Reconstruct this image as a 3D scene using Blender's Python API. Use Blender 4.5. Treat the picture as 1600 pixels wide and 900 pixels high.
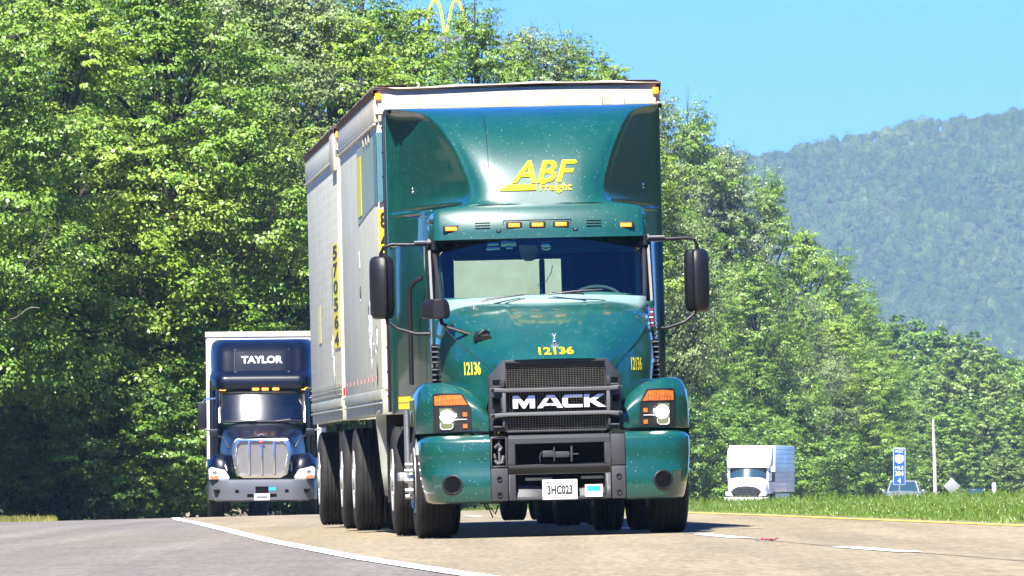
import bpy, bmesh, math, random
import numpy as np
from mathutils import Vector, Matrix
from mathutils.bvhtree import BVHTree
R = math.radians
HAZE = .000095
for o in list(bpy.data.objects): bpy.data.objects.remove(o, do_unlink=True)
scene = bpy.context.scene
col = scene.collection

# ------------------------------------------------------------------ camera, sky, sun, exposure
cam_d = bpy.data.cameras.new('camera'); cam = bpy.data.objects.new('camera', cam_d); col.objects.link(cam)
cam.location = (0, 0, .573)
cam.rotation_euler = (R(90) + math.atan((735-450)/14600.0), 0, 0)
cam_d.sensor_width = 36; cam_d.lens = 14600/1600*36
cam_d.clip_start = 1; cam_d.clip_end = 20000
scene.camera = cam
SUN_EL, SUN_AZ = 56, 20          # azimuth: degrees to the left of straight behind the camera
w = bpy.data.worlds.new('World'); scene.world = w; w.use_nodes = True
nt = w.node_tree; nt.nodes.clear()
sky = nt.nodes.new('ShaderNodeTexSky'); sky.sky_type = 'NISHITA'; sky.sun_disc = False
sky.sun_elevation = R(SUN_EL); sky.sun_rotation = R(180+SUN_AZ); sky.ozone_density = 3.0; sky.air_density = 1.0; sky.dust_density = .2; sky.altitude = 800
hs = nt.nodes.new('ShaderNodeHueSaturation'); hs.inputs['Hue'].default_value = .478; hs.inputs['Saturation'].default_value = 1.3; hs.inputs['Value'].default_value = 1.0
bg = nt.nodes.new('ShaderNodeBackground'); bg.inputs[1].default_value = .058
wo = nt.nodes.new('ShaderNodeOutputWorld')
nt.links.new(sky.outputs[0], hs.inputs['Color']); tm = nt.nodes.new('ShaderNodeMix'); tm.data_type = 'RGBA'; tm.blend_type = 'MULTIPLY'; tm.inputs[0].default_value = 1; tm.inputs[7].default_value = (.155, .50, 1.30, 1); nt.links.new(hs.outputs[0], tm.inputs[6]); nt.links.new(tm.outputs[2], bg.inputs[0]); nt.links.new(bg.outputs[0], wo.inputs[0])
sd = bpy.data.lights.new('sun', 'SUN'); sd.energy = 5.0; sd.angle = R(.53); sd.color = (1, .955, .88)
so = bpy.data.objects.new('sun', sd); col.objects.link(so)
sv = Vector((-math.sin(R(SUN_AZ))*math.cos(R(SUN_EL)), -math.cos(R(SUN_AZ))*math.cos(R(SUN_EL)), math.sin(R(SUN_EL))))
so.rotation_euler = sv.to_track_quat('Z', 'Y').to_euler(); so.location = (0, -20, 40)
scene.view_settings.view_transform = 'Standard'; scene.view_settings.look = 'None'
scene.view_settings.exposure = 1.65; scene.view_settings.gamma = 1; scene.view_settings.use_curve_mapping = False
scene.render.engine = 'CYCLES'
scene.cycles.volume_bounces = 0; scene.cycles.transparent_max_bounces = 16

# ------------------------------------------------------------------ materials
def mat(name, color, rough=.6, metal=0, coat=0, spec=.5, emit=None, es=0, var=0, vscale=5, bump=0, bscale=40, tint=None):
    m = bpy.data.materials.new(name); m.use_nodes = True; n = m.node_tree.nodes; l = m.node_tree.links
    b = n['Principled BSDF']; b.inputs['Base Color'].default_value = (*color, 1)
    b.inputs['Roughness'].default_value = rough; b.inputs['Metallic'].default_value = metal
    b.inputs['Coat Weight'].default_value = coat; b.inputs['Coat Roughness'].default_value = .09; b.inputs['Specular IOR Level'].default_value = spec
    if emit: b.inputs['Emission Color'].default_value = (*emit, 1); b.inputs['Emission Strength'].default_value = es
    tc = n.new('ShaderNodeTexCoord')
    if var:
        no = n.new('ShaderNodeTexNoise'); no.inputs['Scale'].default_value = vscale; no.inputs['Detail'].default_value = 8; no.inputs['Roughness'].default_value = .65
        l.new(tc.outputs['Object'], no.inputs['Vector'])
        r = n.new('ShaderNodeMapRange'); r.inputs[1].default_value = .3; r.inputs[2].default_value = .7
        l.new(no.outputs[0], r.inputs[0])
        mx = n.new('ShaderNodeMix'); mx.data_type = 'RGBA'; l.new(r.outputs[0], mx.inputs[0])
        t = tint or tuple(c*(1-var) for c in color)
        mx.inputs[6].default_value = (*color, 1); mx.inputs[7].default_value = (*t, 1)
        l.new(mx.outputs[2], b.inputs['Base Color']); m['mix'] = 1
    if bump:
        nb = n.new('ShaderNodeTexNoise'); nb.inputs['Scale'].default_value = bscale; nb.inputs['Detail'].default_value = 6
        l.new(tc.outputs['Object'], nb.inputs['Vector'])
        bp = n.new('ShaderNodeBump'); bp.inputs['Strength'].default_value = bump; bp.inputs['Distance'].default_value = .02
        l.new(nb.outputs[0], bp.inputs['Height']); l.new(bp.outputs[0], b.inputs['Normal'])
    return m

def specks(m, color=(.75, .8, .75), scale=55, amt=.5, film=.0, filmcol=(.35, .4, .36)):
    """insect and stone-chip specks over a paint, plus an optional thin uneven film of road dust"""
    n = m.node_tree.nodes; l = m.node_tree.links; b = n['Principled BSDF']
    tc = n.new('ShaderNodeTexCoord')
    vo = n.new('ShaderNodeTexVoronoi'); vo.inputs['Scale'].default_value = scale; l.new(tc.outputs['Object'], vo.inputs['Vector'])
    wn = n.new('ShaderNodeTexWhiteNoise'); l.new(vo.outputs['Position'], wn.inputs['Vector'])
    r1 = n.new('ShaderNodeMath'); r1.operation = 'MULTIPLY'; l.new(wn.outputs['Value'], r1.inputs[0]); l.new(wn.outputs['Value'], r1.inputs[1])
    r3 = n.new('ShaderNodeMath'); r3.operation = 'MULTIPLY'; l.new(r1.outputs[0], r3.inputs[0]); l.new(r1.outputs[0], r3.inputs[1])
    r2 = n.new('ShaderNodeMath'); r2.operation = 'MULTIPLY_ADD'; l.new(r3.outputs[0], r2.inputs[0]); r2.inputs[1].default_value = amt; r2.inputs[2].default_value = -.12
    lt = n.new('ShaderNodeMath'); lt.operation = 'LESS_THAN'; l.new(vo.outputs['Distance'], lt.inputs[0]); l.new(r2.outputs[0], lt.inputs[1])
    src = b.inputs['Base Color'].links[0].from_socket if b.inputs['Base Color'].links else None
    cur = src; base = b.inputs['Base Color'].default_value[:]
    if film:
        no = n.new('ShaderNodeTexNoise'); no.inputs['Scale'].default_value = 4.5; no.inputs['Detail'].default_value = 12; no.inputs['Roughness'].default_value = .7
        l.new(tc.outputs['Object'], no.inputs['Vector'])
        mr = n.new('ShaderNodeMapRange'); mr.inputs[1].default_value = .4; mr.inputs[2].default_value = .75; mr.inputs[4].default_value = film
        l.new(no.outputs[0], mr.inputs[0])
        mf = n.new('ShaderNodeMix'); mf.data_type = 'RGBA'; l.new(mr.outputs[0], mf.inputs[0])
        if cur: l.new(cur, mf.inputs[6])
        else: mf.inputs[6].default_value = base
        mf.inputs[7].default_value = (*filmcol, 1); cur = mf.outputs[2]
    mx = n.new('ShaderNodeMix'); mx.data_type = 'RGBA'; l.new(lt.outputs[0], mx.inputs[0])
    if cur: l.new(cur, mx.inputs[6])
    else: mx.inputs[6].default_value = base
    mx.inputs[7].default_value = (*color, 1)
    l.new(mx.outputs[2], b.inputs['Base Color'])
    return m

M = {}
M['green'] = specks(mat('green_paint', (.0003, .055, .041), .36, 0, 1.0, .5), (.16, .26, .23), 60, .42, .22, (.03, .12, .10))
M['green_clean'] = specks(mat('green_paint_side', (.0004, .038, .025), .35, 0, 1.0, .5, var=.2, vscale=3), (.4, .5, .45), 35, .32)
M['black'] = specks(mat('black_plastic', (.008, .008, .0095), .42, bump=.15, bscale=300), (.4, .4, .38), 30, .2)
M['rubber'] = mat('rubber', (.010, .0098, .010), .8, spec=.3, var=.5, vscale=9, tint=(.024, .022, .021))
M['void'] = mat('recess_black', (.004, .004, .005), .9, spec=.08)  # near-black colour stands in for the shade inside openings and recesses
M['frame'] = mat('chassis_steel', (.012, .012, .013), .6, var=.5, vscale=6, tint=(.03, .027, .024))
M['grey'] = specks(mat('grey_plastic', (.036, .037, .041), .55, var=.15, vscale=14, bump=.1, bscale=250), (.4, .4, .4), 30, .18)
M['lgrey'] = mat('light_grey_plastic', (.11, .112, .115), .45, var=.15, vscale=20)
M['mesh'] = mat('grille_wire', (.17, .16, .125), .4, .6, var=.5, vscale=15)
M['chrome'] = mat('chrome', (.85, .86, .88), .24, 1)
M['alu'] = mat('aluminium', (.55, .56, .56), .32, .8, var=.3, vscale=20)
M['rim'] = mat('painted_rim', (.5, .5, .47), .4, .3, var=.4, vscale=12)
M['whitel'] = mat('white_letter', (.8, .82, .85), .25, .2, coat=.5)
M['yellow'] = mat('yellow_vinyl', (.78, .62, .03), .45)
M['yel_dark'] = mat('yellow_vinyl_worn', (.76, .64, .02), .5, var=.3, vscale=10)
M['ink'] = mat('black_vinyl', (.012, .012, .014), .5)
M['amber'] = mat('amber_lens', (.75, .17, .01), .25, emit=(1, .35, .02), es=.5)
M['amber_hot'] = mat('amber_bulb', (.9, .4, .05), .25, emit=(1, .42, .05), es=.9)
M['orange'] = mat('orange_reflector', (.50, .085, .015), .2, var=.6, vscale=45, tint=(.75, .22, .05), coat=.8)
M['lamp'] = mat('headlamp_led', (1, 1, .95), .3, emit=(1, 1, .86), es=14)
M['lens'] = mat('headlamp_bowl', (.5, .52, .48), .15, .9)
M['plate'] = mat('number_plate', (.78, .78, .76), .4)
M['cyan'] = mat('cyan_sticker', (.03, .35, .62), .4)
M['cabin'] = mat('cab_lining', (.016, .045, .075), .8)
M['cowl'] = mat('pale_cowl', (.17, .27, .25), .6, var=.2, vscale=6)
M['trailer'] = mat('trailer_side', (.60, .59, .46), .5, var=.3, vscale=2.2, tint=(.49, .475, .37))
M['trailerw'] = mat('trailer_front', (.54, .52, .43), .5, var=.3, vscale=4, tint=(.42, .37, .26))
M['rail'] = mat('trailer_rail', (.42, .43, .35), .45, var=.35, vscale=5, tint=(.26, .26, .19))
M['rust'] = mat('rusty_roof_edge', (.13, .07, .045), .8, var=.5, vscale=15)
M['panelg'] = mat('faded_green_panel', (.25, .33, .27), .55, var=.15, vscale=4)
M['panelb'] = mat('faded_blue_panel', (.07, .20, .23), .55, var=.25, vscale=14)
M['navy'] = mat('navy_paint', (.001, .0022, .008), .35, 0, .45, .3)
M['bumpgrey'] = mat('silver_bumper', (.11, .115, .125), .4, .2, coat=.3)
M['punch'] = mat('punched_steel', (.42, .40, .36), .35, .7, var=.35, vscale=60)
M['white'] = mat('white_paint', (.82, .83, .84), .35, coat=.4, var=.08, vscale=3)
M['silver'] = mat('silver_paint', (.42, .44, .47), .3, .5, coat=.7)
M['carblue'] = mat('dark_blue_paint', (.02, .03, .07), .25, .2, coat=1)
M['red'] = mat('red_lens', (.5, .01, .02), .3)
M['signblue'] = mat('sign_blue', (.015, .09, .45), .5)
M['signback'] = mat('sign_back', (.34, .35, .34), .5, .3)
M['post'] = mat('weathered_white_post', (.6, .6, .56), .8, var=.4, vscale=12, tint=(.36, .35, .3))
M['steel'] = mat('galvanised_steel', (.35, .36, .36), .45, .6)
M['archy'] = mat('sign_yellow', (.8, .62, .0), .4, emit=(1, .8, 0), es=.25)
M['head'] = mat('clear_headlamp', (.78, .77, .72), .3, 0, coat=.6)
M['linew'] = mat('white_road_paint', (.78, .78, .76), .6, var=.15, vscale=8, tint=(.6, .6, .56))
M['liney'] = mat('yellow_road_paint', (.72, .5, .03), .6, var=.2, vscale=8)
M['bark'] = mat('bark', (.07, .06, .045), .9, var=.5, vscale=9, bump=.6, bscale=25)
def glass(name, tintc, refl=1.0, ro=.03):
    m = bpy.data.materials.new(name); m.use_nodes = True; n = m.node_tree.nodes; l = m.node_tree.links; n.clear()
    o = n.new('ShaderNodeOutputMaterial'); t = n.new('ShaderNodeBsdfTransparent'); t.inputs[0].default_value = (*tintc, 1)
    g = n.new('ShaderNodeBsdfGlossy'); g.inputs['Roughness'].default_value = ro
    f = n.new('ShaderNodeFresnel'); f.inputs[0].default_value = 1.5
    mm = n.new('ShaderNodeMath'); mm.operation = 'MULTIPLY'; mm.inputs[1].default_value = refl; mm.use_clamp = True
    x = n.new('ShaderNodeMixShader'); l.new(f.outputs[0], mm.inputs[0]); l.new(mm.outputs[0], x.inputs[0]); l.new(t.outputs[0], x.inputs[1]); l.new(g.outputs[0], x.inputs[2]); l.new(x.outputs[0], o.inputs[0])
    return m
M['glass'] = glass('tinted_glass', (.52, .74, .71), 2.2)
M['glassd'] = glass('dark_tinted_glass', (.16, .3, .38), 2.2)

def ground_mat(name, c1, c2, scale=.6, fine=60, bump=.3, c3=None):
    m = mat(name, c1, .9, var=1, vscale=scale, tint=c2, bump=bump, bscale=fine)
    n = m.node_tree.nodes; l = m.node_tree.links; b = n['Principled BSDF']; b.inputs['Specular IOR Level'].default_value = .2
    src = b.inputs['Base Color'].links[0].from_socket
    tc = n.new('ShaderNodeTexCoord'); no = n.new('ShaderNodeTexNoise'); no.inputs['Scale'].default_value = fine; no.inputs['Detail'].default_value = 4
    mp = n.new('ShaderNodeMapping'); mp.inputs['Scale'].default_value = (1, .06, 1)
    l.new(tc.outputs['Object'], mp.inputs[0]); l.new(mp.outputs[0], no.inputs['Vector'])
    mr = n.new('ShaderNodeMapRange'); mr.inputs[1].default_value = .25; mr.inputs[2].default_value = .75; mr.inputs[3].default_value = .74; mr.inputs[4].default_value = 1.22
    l.new(no.outputs[0], mr.inputs[0])
    n2 = n.new('ShaderNodeTexNoise'); n2.inputs['Scale'].default_value = 1.3; n2.inputs['Detail'].default_value = 3; mp2 = n.new('ShaderNodeMapping'); mp2.inputs['Scale'].default_value = (1.2, .03, 1); mp2.inputs['Rotation'].default_value = (0, 0, -.055)
    l.new(tc.outputs['Object'], mp2.inputs[0]); l.new(mp2.outputs[0], n2.inputs['Vector'])
    mr2 = n.new('ShaderNodeMapRange'); mr2.inputs[1].default_value = .3; mr2.inputs[2].default_value = .7; mr2.inputs[3].default_value = .80; mr2.inputs[4].default_value = 1.12; l.new(n2.outputs[0], mr2.inputs[0])
    mm_ = n.new('ShaderNodeMath'); mm_.operation = 'MULTIPLY'; l.new(mr.outputs[0], mm_.inputs[0]); l.new(mr2.outputs[0], mm_.inputs[1]); mr = mm_
    mx = n.new('ShaderNodeMix'); mx.data_type = 'RGBA'; mx.blend_type = 'MULTIPLY'; mx.inputs[0].default_value = 1
    l.new(src, mx.inputs[6]); l.new(mr.outputs[0], mx.inputs[7]); l.new(mx.outputs[2], b.inputs['Base Color'])
    return m
M['road'] = ground_mat('tan_asphalt', (.25, .205, .133), (.20, .165, .107), .5, 22)
M['shoulder'] = ground_mat('grey_asphalt', (.168, .152, .130), (.135, .122, .104), .5, 22)
M['soil'] = ground_mat('forest_floor', (.055, .05, .03), (.03, .045, .015), .3, 20)

def leaf_mat(name, c1, c2, c3, trans=.22, spec=.4):
    m = bpy.data.materials.new(name); m.use_nodes = True; n = m.node_tree.nodes; l = m.node_tree.links; n.clear()
    o = n.new('ShaderNodeOutputMaterial'); at = n.new('ShaderNodeAttribute'); at.attribute_name = 'leaf'
    cr = n.new('ShaderNodeValToRGB'); e = cr.color_ramp.elements
    e[0].color = (*c1, 1); e[1].color = (*c3, 1); e[1].position = 1; k = cr.color_ramp.elements.new(.5); k.color = (*c2, 1)
    k2 = cr.color_ramp.elements.new(.97); k2.color = (*c3, 1); e[len(e)-1].color = (.30, .14, .03, 1)
    l.new(at.outputs['Fac'], cr.inputs[0])
    d = n.new('ShaderNodeBsdfPrincipled'); d.inputs['Roughness'].default_value = .38; d.inputs['Specular IOR Level'].default_value = spec
    t = n.new('ShaderNodeBsdfTranslucent'); mx = n.new('ShaderNodeMixShader'); mx.inputs[0].default_value = trans
    hv = n.new('ShaderNodeHueSaturation'); hv.inputs['Hue'].default_value = .48; hv.inputs['Value'].default_value = 1.25
    l.new(cr.outputs[0], d.inputs['Base Color']); l.new(cr.outputs[0], hv.inputs['Color']); l.new(hv.outputs[0], t.inputs[0])
    l.new(d.outputs[0], mx.inputs[1]); l.new(t.outputs[0], mx.inputs[2]); l.new(mx.outputs[0], o.inputs[0])
    return m
M['leafA'] = leaf_mat('leaf_mid_green', (.095, .185, .018), (.17, .30, .034), (.26, .38, .08))
M['leafB'] = leaf_mat('leaf_yellow_green', (.13, .23, .02), (.23, .36, .04), (.34, .46, .09))
M['leafC'] = leaf_mat('leaf_grey_green', (.12, .19, .05), (.20, .28, .095), (.29, .36, .16))
M['leafD'] = leaf_mat('leaf_dark_green', (.06, .14, .014), (.11, .21, .022), (.18, .29, .045))
M['leafF'] = leaf_mat('leaf_far', (.10, .18, .022), (.18, .28, .045), (.28, .37, .09), .25)
M['blade'] = leaf_mat('grass_blade', (.08, .16, .018), (.14, .24, .03), (.23, .31, .07), .3)
M['bladey'] = leaf_mat('dry_grass_blade', (.16, .17, .03), (.25, .24, .05), (.34, .32, .09), .3)

# ------------------------------------------------------------------ mesh helpers
class G:
    def __init__(s): s.v = []; s.f = []; s.m = []
    def add(s, v, f, mi=0):
        k = len(s.v); s.v += [tuple(p) for p in v]; s.f += [tuple(i+k for i in q) for q in f]; s.m += [mi]*len(f); return s
    def box(s, x0, x1, y0, y1, z0, z1, mi=0):
        if x0 > x1: x0, x1 = x1, x0
        return s.add([(x0,y0,z0),(x1,y0,z0),(x1,y1,z0),(x0,y1,z0),(x0,y0,z1),(x1,y0,z1),(x1,y1,z1),(x0,y1,z1)],
              [(0,3,2,1),(4,5,6,7),(0,1,5,4),(1,2,6,5),(2,3,7,6),(3,0,4,7)], mi)
    def hexa(s, a, b, mi=0):   # two quads of 4 points
        return s.add(list(a)+list(b), [(0,3,2,1),(4,5,6,7),(0,1,5,4),(1,2,6,5),(2,3,7,6),(3,0,4,7)], mi)
    def prism(s, poly, axis, a, b, mi=0):
        n = len(poly)
        def P(p, t): return {'y': (p[0], t, p[1]), 'x': (t, p[0], p[1]), 'z': (p[0], p[1], t)}[axis]
        v = [P(p, a) for p in poly] + [P(p, b) for p in poly]
        return s.add(v, [tuple(range(n)), tuple(range(2*n-1, n-1, -1))] + [(i, n+i, n+(i+1) % n, (i+1) % n) for i in range(n)], mi)
    def tube(s, pts, r, n=8, mi=0, r1=None, cap=True):
        pts = [Vector(p) for p in pts]; rings = []; N = len(pts); up = None
        for i, p in enumerate(pts):
            d = (pts[min(i+1, N-1)]-pts[max(i-1, 0)]).normalized()
            if up is None: up = d.orthogonal().normalized()
            a = (up-d*up.dot(d)).normalized(); up = a; b = d.cross(a)
            rr = r if r1 is None else r+(r1-r)*i/(N-1)
            if isinstance(r, (list, tuple)): rr = r[i]
            rings.append([p+a*rr*math.cos(2*math.pi*j/n)+b*rr*math.sin(2*math.pi*j/n) for j in range(n)])
        v = [q for rg in rings for q in rg]; f = []
        for i in range(N-1):
            for j in range(n): f.append((i*n+j, i*n+(j+1) % n, (i+1)*n+(j+1) % n, (i+1)*n+j))
        if cap: f += [tuple(range(n))[::-1], tuple(range((N-1)*n, N*n))]
        return s.add(v, f, mi)
    def lathe(s, prof, c, axis='x', n=32, mi=0, sg=1):   # prof: (r, a)
        v = []; N = len(prof)
        for (r, a) in prof:
            for j in range(n):
                t = 2*math.pi*j/n; u, w_ = r*math.cos(t), r*math.sin(t)
                v.append({'x': (c[0]+a*sg, c[1]+u, c[2]+w_), 'y': (c[0]+u, c[1]+a*sg, c[2]+w_), 'z': (c[0]+u, c[1]+w_, c[2]+a*sg)}[axis])
        f = []
        for i in range(N-1):
            for j in range(n): f.append((i*n+j, i*n+(j+1) % n, (i+1)*n+(j+1) % n, (i+1)*n+j))
        return s.add(v, f, mi)
    def grid(s, rows, mi=0, flip=False):
        nr, nc = len(rows), len(rows[0]); f = []
        for i in range(nr-1):
            for j in range(nc-1):
                q = (i*nc+j, i*nc+j+1, (i+1)*nc+j+1, (i+1)*nc+j); f.append(q[::-1] if flip else q)
        return s.add([p for r in rows for p in r], f, mi)
    def ell(s, c, r, n=12, m=8, mi=0):
        rows = []
        for i in range(m+1):
            a = math.pi*i/m-math.pi/2
            rows.append([(c[0]+r[0]*math.cos(a)*math.cos(2*math.pi*j/n), c[1]+r[1]*math.cos(a)*math.sin(2*math.pi*j/n), c[2]+r[2]*math.sin(a)) for j in range(n+1)])
        return s.grid(rows, mi)
    def build(s, name, mats, parent=None, bevel=0, angle=35, solid=0, seg=2, label=None):
        me = bpy.data.meshes.new(name); me.from_pydata(s.v, [], s.f)
        if not isinstance(mats, (list, tuple)): mats = [mats]
        for m in mats: me.materials.append(m)
        me.polygons.foreach_set('material_index', s.m)
        bm = bmesh.new(); bm.from_mesh(me)
        bmesh.ops.remove_doubles(bm, verts=bm.verts, dist=.0004)
        bmesh.ops.recalc_face_normals(bm, faces=bm.faces)
        if bevel:
            ed = [e for e in bm.edges if len(e.link_faces) == 2 and e.calc_face_angle(0) > R(28)]
            bmesh.ops.bevel(bm, geom=ed, offset=bevel, segments=seg, affect='EDGES', profile=.5, clamp_overlap=True)
        for f in bm.faces: f.smooth = True
        bm.to_mesh(me); bm.free()
        me.set_sharp_from_angle(angle=R(angle)); me.update()
        o = bpy.data.objects.new(name, me); col.objects.link(o)
        if parent: o.parent = parent
        if solid:
            md = o.modifiers.new('thickness', 'SOLIDIFY'); md.thickness = solid; md.offset = 0
        if label: o['label'] = label
        return o

def cr(p0, p1, p2, p3, t):
    return [.5*((2*b)+(-a+c)*t+(2*a-5*b+4*c-d)*t*t+(-a+3*b-3*c+d)*t**3) for a, b, c, d in zip(p0, p1, p2, p3)]
def spline(pts, n):
    out = []
    N = len(pts)
    for i in range(N-1):
        p0 = pts[i-1] if i else [2*a-b for a, b in zip(pts[0], pts[1])]
        p3 = pts[i+2] if i+2 < N else [2*a-b for a, b in zip(pts[-1], pts[-2])]
        for k in range(n): out.append(cr(p0, pts[i], pts[i+1], p3, k/n))
    out.append(list(pts[-1])); return out
def patch(ctrl, nu=6, nv=6):
    rows = [spline(r, nu) for r in ctrl]
    cols = [spline([r[j] for r in rows], nv) for j in range(len(rows[0]))]
    return [[cols[j][i] for j in range(len(cols))] for i in range(len(cols[0]))]
def interp(x, tab):
    if x <= tab[0][0]: return tab[0][1]
    for (a, b), (c, d) in zip(tab, tab[1:]):
        if x <= c: return b+(d-b)*(x-a)/(c-a)
    return tab[-1][1]

def root(name, label, cat, loc, rot=(0, 0, 0), group=None):
    o = bpy.data.objects.new(name, None); col.objects.link(o); o.location = loc; o.rotation_euler = rot; o.empty_display_size = .5
    o['label'] = label; o['category'] = cat
    if group: o['group'] = group
    return o
def tag(o, label, cat, group=None, kind=None):
    if label: o['label'] = label
    if cat: o['category'] = cat
    if group: o['group'] = group
    if kind: o['kind'] = kind
    return o
def struct(o): o['kind'] = 'structure'; return o

def text_mesh(s, size, off=0, shear=0, ext=.002, xs=1, space=1):
    cu = bpy.data.curves.new('t', 'FONT'); cu.body = s; cu.size = size; cu.offset = off; cu.shear = shear; cu.extrude = ext
    cu.align_x = 'CENTER'; cu.align_y = 'CENTER'; cu.space_character = space; cu.resolution_u = 3
    ob = bpy.data.objects.new('t', cu); col.objects.link(ob); bpy.context.view_layer.update()
    me = bpy.data.meshes.new_from_object(ob.evaluated_get(bpy.context.evaluated_depsgraph_get()))
    bpy.data.objects.remove(ob); bpy.data.curves.remove(cu)
    for v in me.vertices: v.co.x *= xs
    return me
def text(s, size, m, parent, loc, face='front', name='lettering', bvh=None, roll=0, fit=None, **k):
    """fit=(width,height): scale the glyphs to exactly that box"""
    if bvh: k['ext'] = 0
    me = text_mesh(s, size, **k)
    xs = [v.co.x for v in me.vertices]; ys = [v.co.y for v in me.vertices]
    if fit:
        cx, cy = (min(xs)+max(xs))/2, (min(ys)+max(ys))/2
        fx, fy = fit[0]/(max(xs)-min(xs)), fit[1]/(max(ys)-min(ys))
        for v in me.vertices: v.co.x = (v.co.x-cx)*fx; v.co.y = (v.co.y-cy)*fy
    if bvh:
        bm = bmesh.new(); bm.from_mesh(me); xs = [v.co.x for v in bm.verts]; ys = [v.co.y for v in bm.verts]
        for ax, lo, hi in ((0, min(xs), max(xs)), (1, min(ys), max(ys))):
            st = .013; q = lo+st*.37
            while q < hi:
                co = [0, 0, 0]; no = [0, 0, 0]; co[ax] = q; no[ax] = 1
                bmesh.ops.bisect_plane(bm, geom=bm.verts[:]+bm.edges[:]+bm.faces[:], plane_co=co, plane_no=no); q += st
        bmesh.ops.triangulate(bm, faces=bm.faces); bm.to_mesh(me); bm.free()
    c, sn = math.cos(roll), math.sin(roll)
    for v in me.vertices:
        x, y, z = v.co; x, y = x*c-y*sn, x*sn+y*c
        if face == 'front': p = Vector((loc[0]+x, loc[1]-z, loc[2]+y))
        elif face == 'left': p = Vector((loc[0]-z, loc[1]-x, loc[2]+y))
        elif face == 'right': p = Vector((loc[0]+z, loc[1]+x, loc[2]+y))
        if bvh and face == 'front':
            h = bvh.ray_cast(Vector((p.x, -3, p.z)), Vector((0, 1, 0)))
            if h[0] is not None: p.y = h[0].y-.011-z
        v.co = p
    me.materials.clear(); me.materials.append(m)
    o = bpy.data.objects.new(name, me); col.objects.link(o); o.parent = parent; me.name = name
    return o

# ------------------------------------------------------------------ ground
def drop(Y):
    if Y < 100: return 0
    if Y < 220: return .0000283*(Y-100)**2
    return .0000283*120**2+min(Y-220, 400)*.0068
def H(X, Y):
    b = .025*max(-15, min(12, X))
    z = b-drop(Y)
    if Y > 285:                                    # wooded bank on the left, falling away to the right
        e = interp(X, [(-50, 1), (3, 1), (6, 0)])
        z += e*min(9, (Y-285)*.11)
    if X > 6: z += .5*interp(X, [(6, 0), (9, 1)])*interp(Y, [(300, 0), (400, 1), (640, 1), (720, 0)])   # raised far carriageway
    return z
Ys = [-150, -60, 0, 30] + [40+2*i for i in range(131)]
def strip(name, left, right, m, lift, y0, y1, nx=2):
    g = G(); rows = []
    ys = sorted(set([y for y in Ys if y0 < y < y1]+[y0, y1]))
    for y in ys:
        a, b = (interp(y, left) if not callable(left) else left(y)), (interp(y, right) if not callable(right) else right(y))
        rows.append([(a+(b-a)*i/(nx-1), y, H(a+(b-a)*i/(nx-1), y)+lift) for i in range(nx)])
    g.grid(rows); o = g.build(name, m, angle=60); return o
WL = [(-150, 11), (0, 3.4), (41, .55), (51, -.21), (63.4, -1.04), (82.4, -2.14), (109, -3.5), (140, -5.0), (187, -6.8), (300, -11.5)]
DL = [(-150, 13.5), (0, 5.6), (58.2, 2.49), (63, 2.22), (72.7, 1.79), (79.9, 1.48), (115, -.2), (187, -3.3), (300, -8)]
YL = [(-150, 16.5), (0, 8.8), (50, 5.9), (78.2, 4.28), (115, 2.2), (187, -1.0), (300, -5.4)]
gy = [-400, -150, -60, 0, 30]+[40+2*i for i in range(131)]+[330, 360, 400, 450, 520, 620, 800, 1200, 2000, 3500, 5200, 6900]
gx = [-1500, -600, -200, -80, -40, -25, -15, -10, 0, 3, 6, 8, 10, 12, 15, 20, 25, 30, 45, 60, 80, 120, 250, 600, 1500]
g = G(); g.grid([[(x, y, H(x, y)-.02) for x in gx] for y in gy]); struct(g.build('ground', M['soil'], angle=60))
struct(strip('road', lambda y: interp(y, WL)+.10, lambda y: interp(y, YL)+.55, M['road'], 0, -150, 292))
struct(strip('shoulder', [(-150, -14), (100, -14), (160, -11.2), (178, -9.9), (192, -8.95), (216, -7.95)], lambda y: interp(y, WL)+.10, M['shoulder'], -.001, -150, 216))
struct(strip('edge_line', lambda y: interp(y, WL)-.06, lambda y: interp(y, WL)+.10, M['linew'], .005, -100, 205))
struct(strip('median_line', lambda y: interp(y, YL)-.07, lambda y: interp(y, YL)+.07, M['liney'], .005, -100, 205))
g = G()
for a, b in [(43.5, 48.5), (58.2, 63), (72.7, 77.8), (84.5, 89), (96, 101), (108, 112), (120, 124), (132, 136), (144, 148), (156, 160)]:
    rows = []
    for y in np.linspace(a, b, 5):
        x = interp(y, DL); rows.append([(x-.07, y, H(x-.07, y)+.005), (x+.07, y, H(x+.07, y)+.005)])
    g.grid(rows)
struct(g.build('lane_dashes', M['linew'], angle=60))
M['seam'] = mat('tar_seam', (.10, .08, .065), .8)
struct(strip('tar_seam', lambda y: interp(y, DL)-.008, lambda y: interp(y, DL)+.010, M['seam'], .003, -60, 180))
M['asph2'] = ground_mat('far_asphalt', (.2, .185, .165), (.17, .155, .14), .5, 20)
g = G(); fy = [385, 420, 470, 520, 570, 620, 700, 800, 900]
fx = [(9, 24), (8.5, 24.5), (8.5, 26), (9, 27), (11, 30), (16, 36), (24, 44), (33, 53), (44, 64)]
g.grid([[(a, y, H(a, y)+.03), ((a+b)/2, y, H((a+b)/2, y)+.03), (b, y, H(b, y)+.03)] for y, (a, b) in zip(fy, fx)]); struct(g.build('far_road', M['asph2'], angle=60))

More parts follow.
